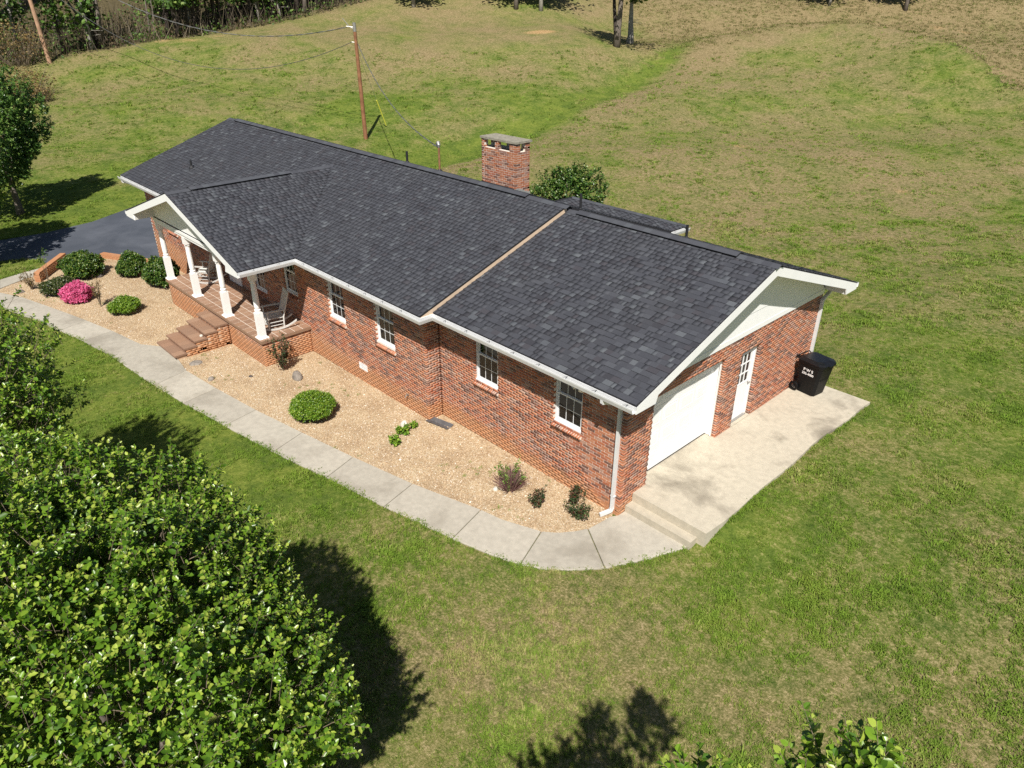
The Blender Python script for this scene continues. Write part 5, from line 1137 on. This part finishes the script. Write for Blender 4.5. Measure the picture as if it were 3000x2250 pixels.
# undergrowth: twigs and leaves nobody could count
def undergrowth():
    n = 5200; r = np.random.default_rng(91); v_ = r.uniform(_wv.min()-10, 1.5, n); u_ = WOOD_U(v_)+r.random(n)**1.4*16+.2
    x, y = CP[0]+FH[0]*u_+RH[0]*v_, CP[1]+FH[1]*u_+RH[1]*v_
    hgt = r.uniform(.5, 2.8, n); P = np.stack([x, y, terr(x, y)-.05], 1); ax = unit(np.stack([r.normal(size=n)*.25, r.normal(size=n)*.25, np.ones(n)], 1))
    cols = np.array([(.09, .07, .05), (.06, .045, .035), (.15, .12, .085), (.22, .18, .12)])[r.integers(0, 4, n)]
    s = unit(np.cross(ax, r.normal(size=(n, 3)))); w = r.uniform(.012, .035, n)[:, None]; A = P-s*w; B = P+s*w; T = P+ax*hgt[:, None]
    V = np.stack([A, B, T+s*w*.4, T-s*w*.4], 1).reshape(-1, 3); i = np.arange(n)[:, None]*4; Fq = i+np.array([[0, 1, 2, 3]])
    t_ = obj('undergrowth', mesh_from('undergrowth', V, Fq, 'leaf_matte', np.repeat(cols, 4, 0)), kind='stuff', label='tangled brown brush and saplings filling the edge of the wood')
    n2 = 11000; v_ = r.uniform(_wv.min()-10, 1.5, n2); u_ = WOOD_U(v_)+r.random(n2)**1.5*18+.3; x, y = CP[0]+FH[0]*u_+RH[0]*v_, CP[1]+FH[1]*u_+RH[1]*v_
    cl = np.sin(v_*.9+u_*.35)+np.sin(v_*.37-u_*.8+2)
    C_ = np.stack([x, y, terr(x, y)+r.random(n2)**1.3*np.where(cl > .3, 2.4, .9)+.05], 1); g_ = (cl > -.6)[:, None]
    col = np.where(g_, np.array(PINE)[r.integers(0, 5, n2)], np.array([(.11, .08, .045), (.15, .11, .06), (.08, .06, .04), (.06, .09, .025), (.08, .11, .03)])[r.integers(0, 5, n2)])
    crown_object('brush_leaves', t_, (0, 0, 0), C_, r.normal(size=(n2, 3)), r.normal(size=(n2, 3))+np.array([0, 0, .6]), r.uniform(.12, .36, n2), col, 'leaf_matte')['kind'] = 'stuff'
undergrowth()
# russet brush at the lawn's far corner
RUSSET = [(.17, .105, .04), (.22, .15, .055), (.14, .10, .045), (.26, .19, .08), (.13, .13, .04)]
def brush(label, px, wpx, hz, seed, n=700):
    g_ = hit(*px); dist = np.linalg.norm(g_-CP); w = wpx/FL*dist; t = thing('brush_thicket', label, 'bush', g_); r = np.random.default_rng(seed); m = MB()
    for i in range(70):
        a = r.uniform(0, 6.28); s = w*.5*math.sqrt(r.random()); e = (math.cos(a)*s*1.1, math.sin(a)*s*1.1, hz*r.uniform(.5, 1)); m.tube([(math.cos(a)*s*.4, math.sin(a)*s*.4, -.05), e], [.025, .006], 4, cap=False)
    m.obj('stem', 'twig', t); P, ax, nn, S_, K_ = needle_cloud(n, g_+np.array([0, 0, hz*.55]), (w*.5, w*.5, hz*.5), seed, .15, RUSSET, (3, 3, 2, 2, 1)); crown_object('leaves', t, g_, P, ax, nn, S_, K_, 'leaf_matte')
brush('russet-leaved thicket beside the pale utility pole', (60, 190), 150, 3.4, 801, 1500); brush('larger russet thicket on the grass above the driveway tree', (62, 292), 190, 2.6, 802, 1700); brush('low russet bush at the fringe of the larger thicket', (118, 300), 70, 1.3, 803, 600)
# ================================================================== grass and pebbles (instanced tufts)
def gn_scatter(name, pts, rot, scale, tone, protos, label, kind='stuff', parent=None):
    me = bpy.data.meshes.new(name); me.vertices.add(len(pts)); me.vertices.foreach_set('co', np.asarray(pts, np.float32).ravel())
    for nm, ty, val in (('rot', 'FLOAT_VECTOR', rot), ('scl', 'FLOAT', scale), ('tone', 'FLOAT', tone), ('pick', 'INT', rng.integers(0, len(protos), len(pts)))):
        a = me.attributes.new(nm, ty, 'POINT'); a.data.foreach_set('vector' if ty == 'FLOAT_VECTOR' else 'value', np.asarray(val, np.int32 if ty == 'INT' else np.float32).ravel())
    o = obj(name, me, parent, kind=kind, label=label); me.materials.append(protos[0].data.materials[0])
    ng = bpy.data.node_groups.new(name, 'GeometryNodeTree'); ng.interface.new_socket('Geometry', in_out='INPUT', socket_type='NodeSocketGeometry'); ng.interface.new_socket('Geometry', in_out='OUTPUT', socket_type='NodeSocketGeometry')
    N = ng.nodes; gi, go = N.new('NodeGroupInput'), N.new('NodeGroupOutput'); iop = N.new('GeometryNodeInstanceOnPoints'); gtoi = N.new('GeometryNodeGeometryToInstance')
    for p in protos:
        oi = N.new('GeometryNodeObjectInfo'); oi.inputs['Object'].default_value = p; ng.links.new(oi.outputs['Geometry'], gtoi.inputs[0])
    def at(nm, ty):
        a = N.new('GeometryNodeInputNamedAttribute'); a.data_type = ty; a.inputs[0].default_value = nm; return a.outputs[0]
    ng.links.new(gi.outputs[0], iop.inputs['Points']); ng.links.new(gtoi.outputs[0], iop.inputs['Instance']); iop.inputs['Pick Instance'].default_value = True
    ng.links.new(at('pick', 'INT'), iop.inputs['Instance Index'])
    er = N.new('FunctionNodeEulerToRotation'); ng.links.new(at('rot', 'FLOAT_VECTOR'), er.inputs[0]); ng.links.new(er.outputs[0], iop.inputs['Rotation']); ng.links.new(at('scl', 'FLOAT'), iop.inputs['Scale'])
    st = N.new('GeometryNodeStoreNamedAttribute'); st.domain = 'INSTANCE'; st.data_type = 'FLOAT'; st.inputs['Name'].default_value = 'tone'; ng.links.new(iop.outputs[0], st.inputs[0]); ng.links.new(at('tone', 'FLOAT'), st.inputs['Value']); ng.links.new(st.outputs[0], go.inputs[0])
    md = o.modifiers.new('scatter', 'NODES'); md.node_group = ng; return o
def tuft(nb, h, sp, seed):
    r = np.random.default_rng(seed); V, Fc = [], []
    for i in range(nb):
        a = r.uniform(0, 6.28); d = np.array([math.cos(a), math.sin(a), 0]); s = np.array([-d[1], d[0], 0]); b = np.array([r.normal()*sp, r.normal()*sp, -.005]); L = h*r.uniform(.6, 1.3); le = r.uniform(.25, 1.1); w = r.uniform(.0035, .007)
        m_ = b+d*L*le*.35+np.array([0, 0, L*.7]); e = b+d*L*le+np.array([0, 0, L*.75]); k = len(V); V += [b-s*w, b+s*w, m_+s*w*.8, m_-s*w*.8, e]; Fc += [(k, k+1, k+2, k+3), (k+3, k+2, k+4)]
    p = bpy.data.objects.new('grass_tuft', mesh_from('grass_tuft', V, Fc, 'grass_blade')); return p
TUFTS = [tuft(16, .055, .035, s) for s in range(4)]
FTUFTS = [tuft(16, .055, .05, s) for s in range(10, 13)]
for p_ in FTUFTS: p_.data.materials[0] = MATS['field_blade']
def lawn():
    r = np.random.default_rng(5); out = []
    for (u0, u1, den) in ((1.5, 13, 190), (13, 22, 105), (22, 36, 48), (36, 55, 18), (55, 78, 5)):
        hw_ = .80*u1+4; n = int(den*(u1-u0)*2*hw_); u = r.uniform(u0, u1, n); v = r.uniform(-hw_, hw_, n)
        x, y = CP[0]+FH[0]*u+RH[0]*v, CP[1]+FH[1]*u+RH[1]*v; z = terr(x, y); pr = proj(np.stack([x, y, z], 1))
        ok = (pr[:, 0] > -120) & (pr[:, 0] < 3120) & (pr[:, 1] > -50) & (pr[:, 1] < 2400) & (pr[:, 2] > 0)
        for poly in SLABS+[BED, DRIVE, PATIO, HOUSE]:
            ok &= ~inpoly(x, y, poly)
        ok &= ~((x > -.1) & (x < 1.75) & (y > .1) & (y < .5)) & ~((x < 0) & (x > -26) & (y > -.9) & (y < 8.5)) & ~((x > SX0) & (x < SX1) & (y > -4) & (y < -2))
        cl = np.sin(x*1.7+np.sin(y*2.1))*np.sin(y*1.3+np.sin(x*1.9))+.5*np.sin(x*5.1+y*3.3)*np.sin(y*4.7-x*2.9)
        ok &= r.random(n) < np.clip(.62+.45*cl, .25, 1)
        s = r.uniform(.55, 1.15, n)*(1+.35*np.clip(cl, -.6, 1)+.9*np.clip(cl-.75, 0, 1))*(1 if u1 < 25 else 1.35 if u1 < 56 else 2.2); out.append(np.stack([x, y, z-.002, s], 1)[ok])
    ex = []
    edges = [gpx(*b) for _, b in SECT[:16]]+[[(1.93, y_) for y_ in np.arange(.5, 8.3, .4)], [(x_, 8.31) for x_ in np.arange(.1, 1.95, .3)]]
    for E_ in edges:
        for (ax_, ay_), (bx_, by_) in zip(E_[:-1], E_[1:]):
            L = math.hypot(bx_-ax_, by_-ay_); k = int(L*42); t = r.random(k); x = ax_+(bx_-ax_)*t+r.normal(size=k)*.035; y = ay_+(by_-ay_)*t+r.normal(size=k)*.035
            keep = r.random(k) < .55+.45*np.sin(x*2.1+y*1.7); ex.append(np.stack([x, y, terr(x, y)+.0, r.uniform(.7, 1.5, k)], 1)[keep])
    out.append(np.concatenate(ex))
    q = np.concatenate(out); n = len(q)
    gn_scatter('lawn_grass', q[:, :3], np.stack([r.normal(size=n)*.1, r.normal(size=n)*.1, r.uniform(0, 6.28, n)], 1), q[:, 3], r.random(n), TUFTS, 'short tufted lawn grass, green mixed with straw')
    return n
NG = lawn()
def field():
    r = np.random.default_rng(15); n = 60000; v = r.uniform(8, 75, n); u = r.uniform(52, 125, n); uc, _ = crest(v); x, y = CP[0]+FH[0]*u+RH[0]*v, CP[1]+FH[1]*u+RH[1]*v; z = terr(x, y); pr = proj(np.stack([x, y, z], 1))
    cl = np.sin(x*.7+np.sin(y*.9))*np.sin(y*.6+np.sin(x*.8)); ok = (u > uc+r.normal(size=n)*1.5) & (pr[:, 0] > -50) & (pr[:, 0] < 3100) & (pr[:, 1] > -60) & (r.random(n) < .6+.4*cl) & (v > 10+6*r.random(n))
    q = np.stack([x, y, z-.02], 1)[ok]; n = len(q); gn_scatter('field_grass', q, np.stack([r.normal(size=n)*.1, r.normal(size=n)*.1, r.uniform(0, 6.28, n)], 1), r.uniform(1.6, 3.8, n), r.random(n), FTUFTS, 'rough unmown tan and olive grass past the crest of the hill')
field()
# weeds in the gravel and along the walk edge
def weeds():
    r = np.random.default_rng(8); n = 5200; bx = np.array(BED); x = r.uniform(bx[:, 0].min(), 0, n*4); y = r.uniform(bx[:, 1].min(), 0, n*4); cl = np.sin(x*.9+1)*np.sin(y*1.3)+.8*np.sin(x*2.3-y*3.1)
    ok = inpoly(x, y, BED) & (r.random(n*4) < np.clip(cl-.75, 0, 1)*.24) & ~((y > -2.3) & (x < -11.9) & (x > -19.6))
    for poly in SLABS: ok &= ~inpoly(x, y, poly)
    q = np.stack([x, y, terr(x, y)+.012], 1)[ok]; n = len(q)
    gn_scatter('weeds', q, np.stack([np.zeros(n), np.zeros(n), r.uniform(0, 6.28, n)], 1), r.uniform(.35, .9, n), r.random(n), TUFTS, 'sparse green weeds sprouting through the gravel')
weeds()
def peb(seed):
    r = np.random.default_rng(seed); bm = bmesh.new(); bmesh.ops.create_icosphere(bm, subdivisions=1, radius=.5)
    for v in bm.verts: v.co = v.co*float(r.uniform(.8, 1.15)); v.co.z *= .6
    me = bpy.data.meshes.new('pebble'); bm.to_mesh(me); bm.free(); me.materials.append(MATS['pebble']); return bpy.data.objects.new('pebble', me)
def pebbles():
    r = np.random.default_rng(6); P = np.array(BED); n = 190000; x = r.uniform(P[:, 0].min(), 0, n); y = r.uniform(P[:, 1].min(), .0, n); ok = inpoly(x, y, BED) & ~((y > -J) & (x < -LG)) & ~((y > -2.1) & (x < -12.1) & (x > -19.4))
    d = np.hypot(x-CP[0], y-CP[1]); ok &= r.random(n) < np.clip(22/d, .35, 1)
    for poly in SLABS: ok &= ~inpoly(x, y, poly)
    q = np.stack([x, y, terr(x, y)+.013], 1)[ok]; n = len(q)
    gn_scatter('pebbles', q, r.uniform(0, 6.28, (n, 3))*np.array([.1, .1, 1]), r.uniform(.014, .034, n)*np.where(r.random(n) < .03, 1.8, 1), np.clip(r.normal(.52, .22, n), 0, 1), [peb(i) for i in range(4)], 'loose tan and white pea gravel in the planting bed')
pebbles()
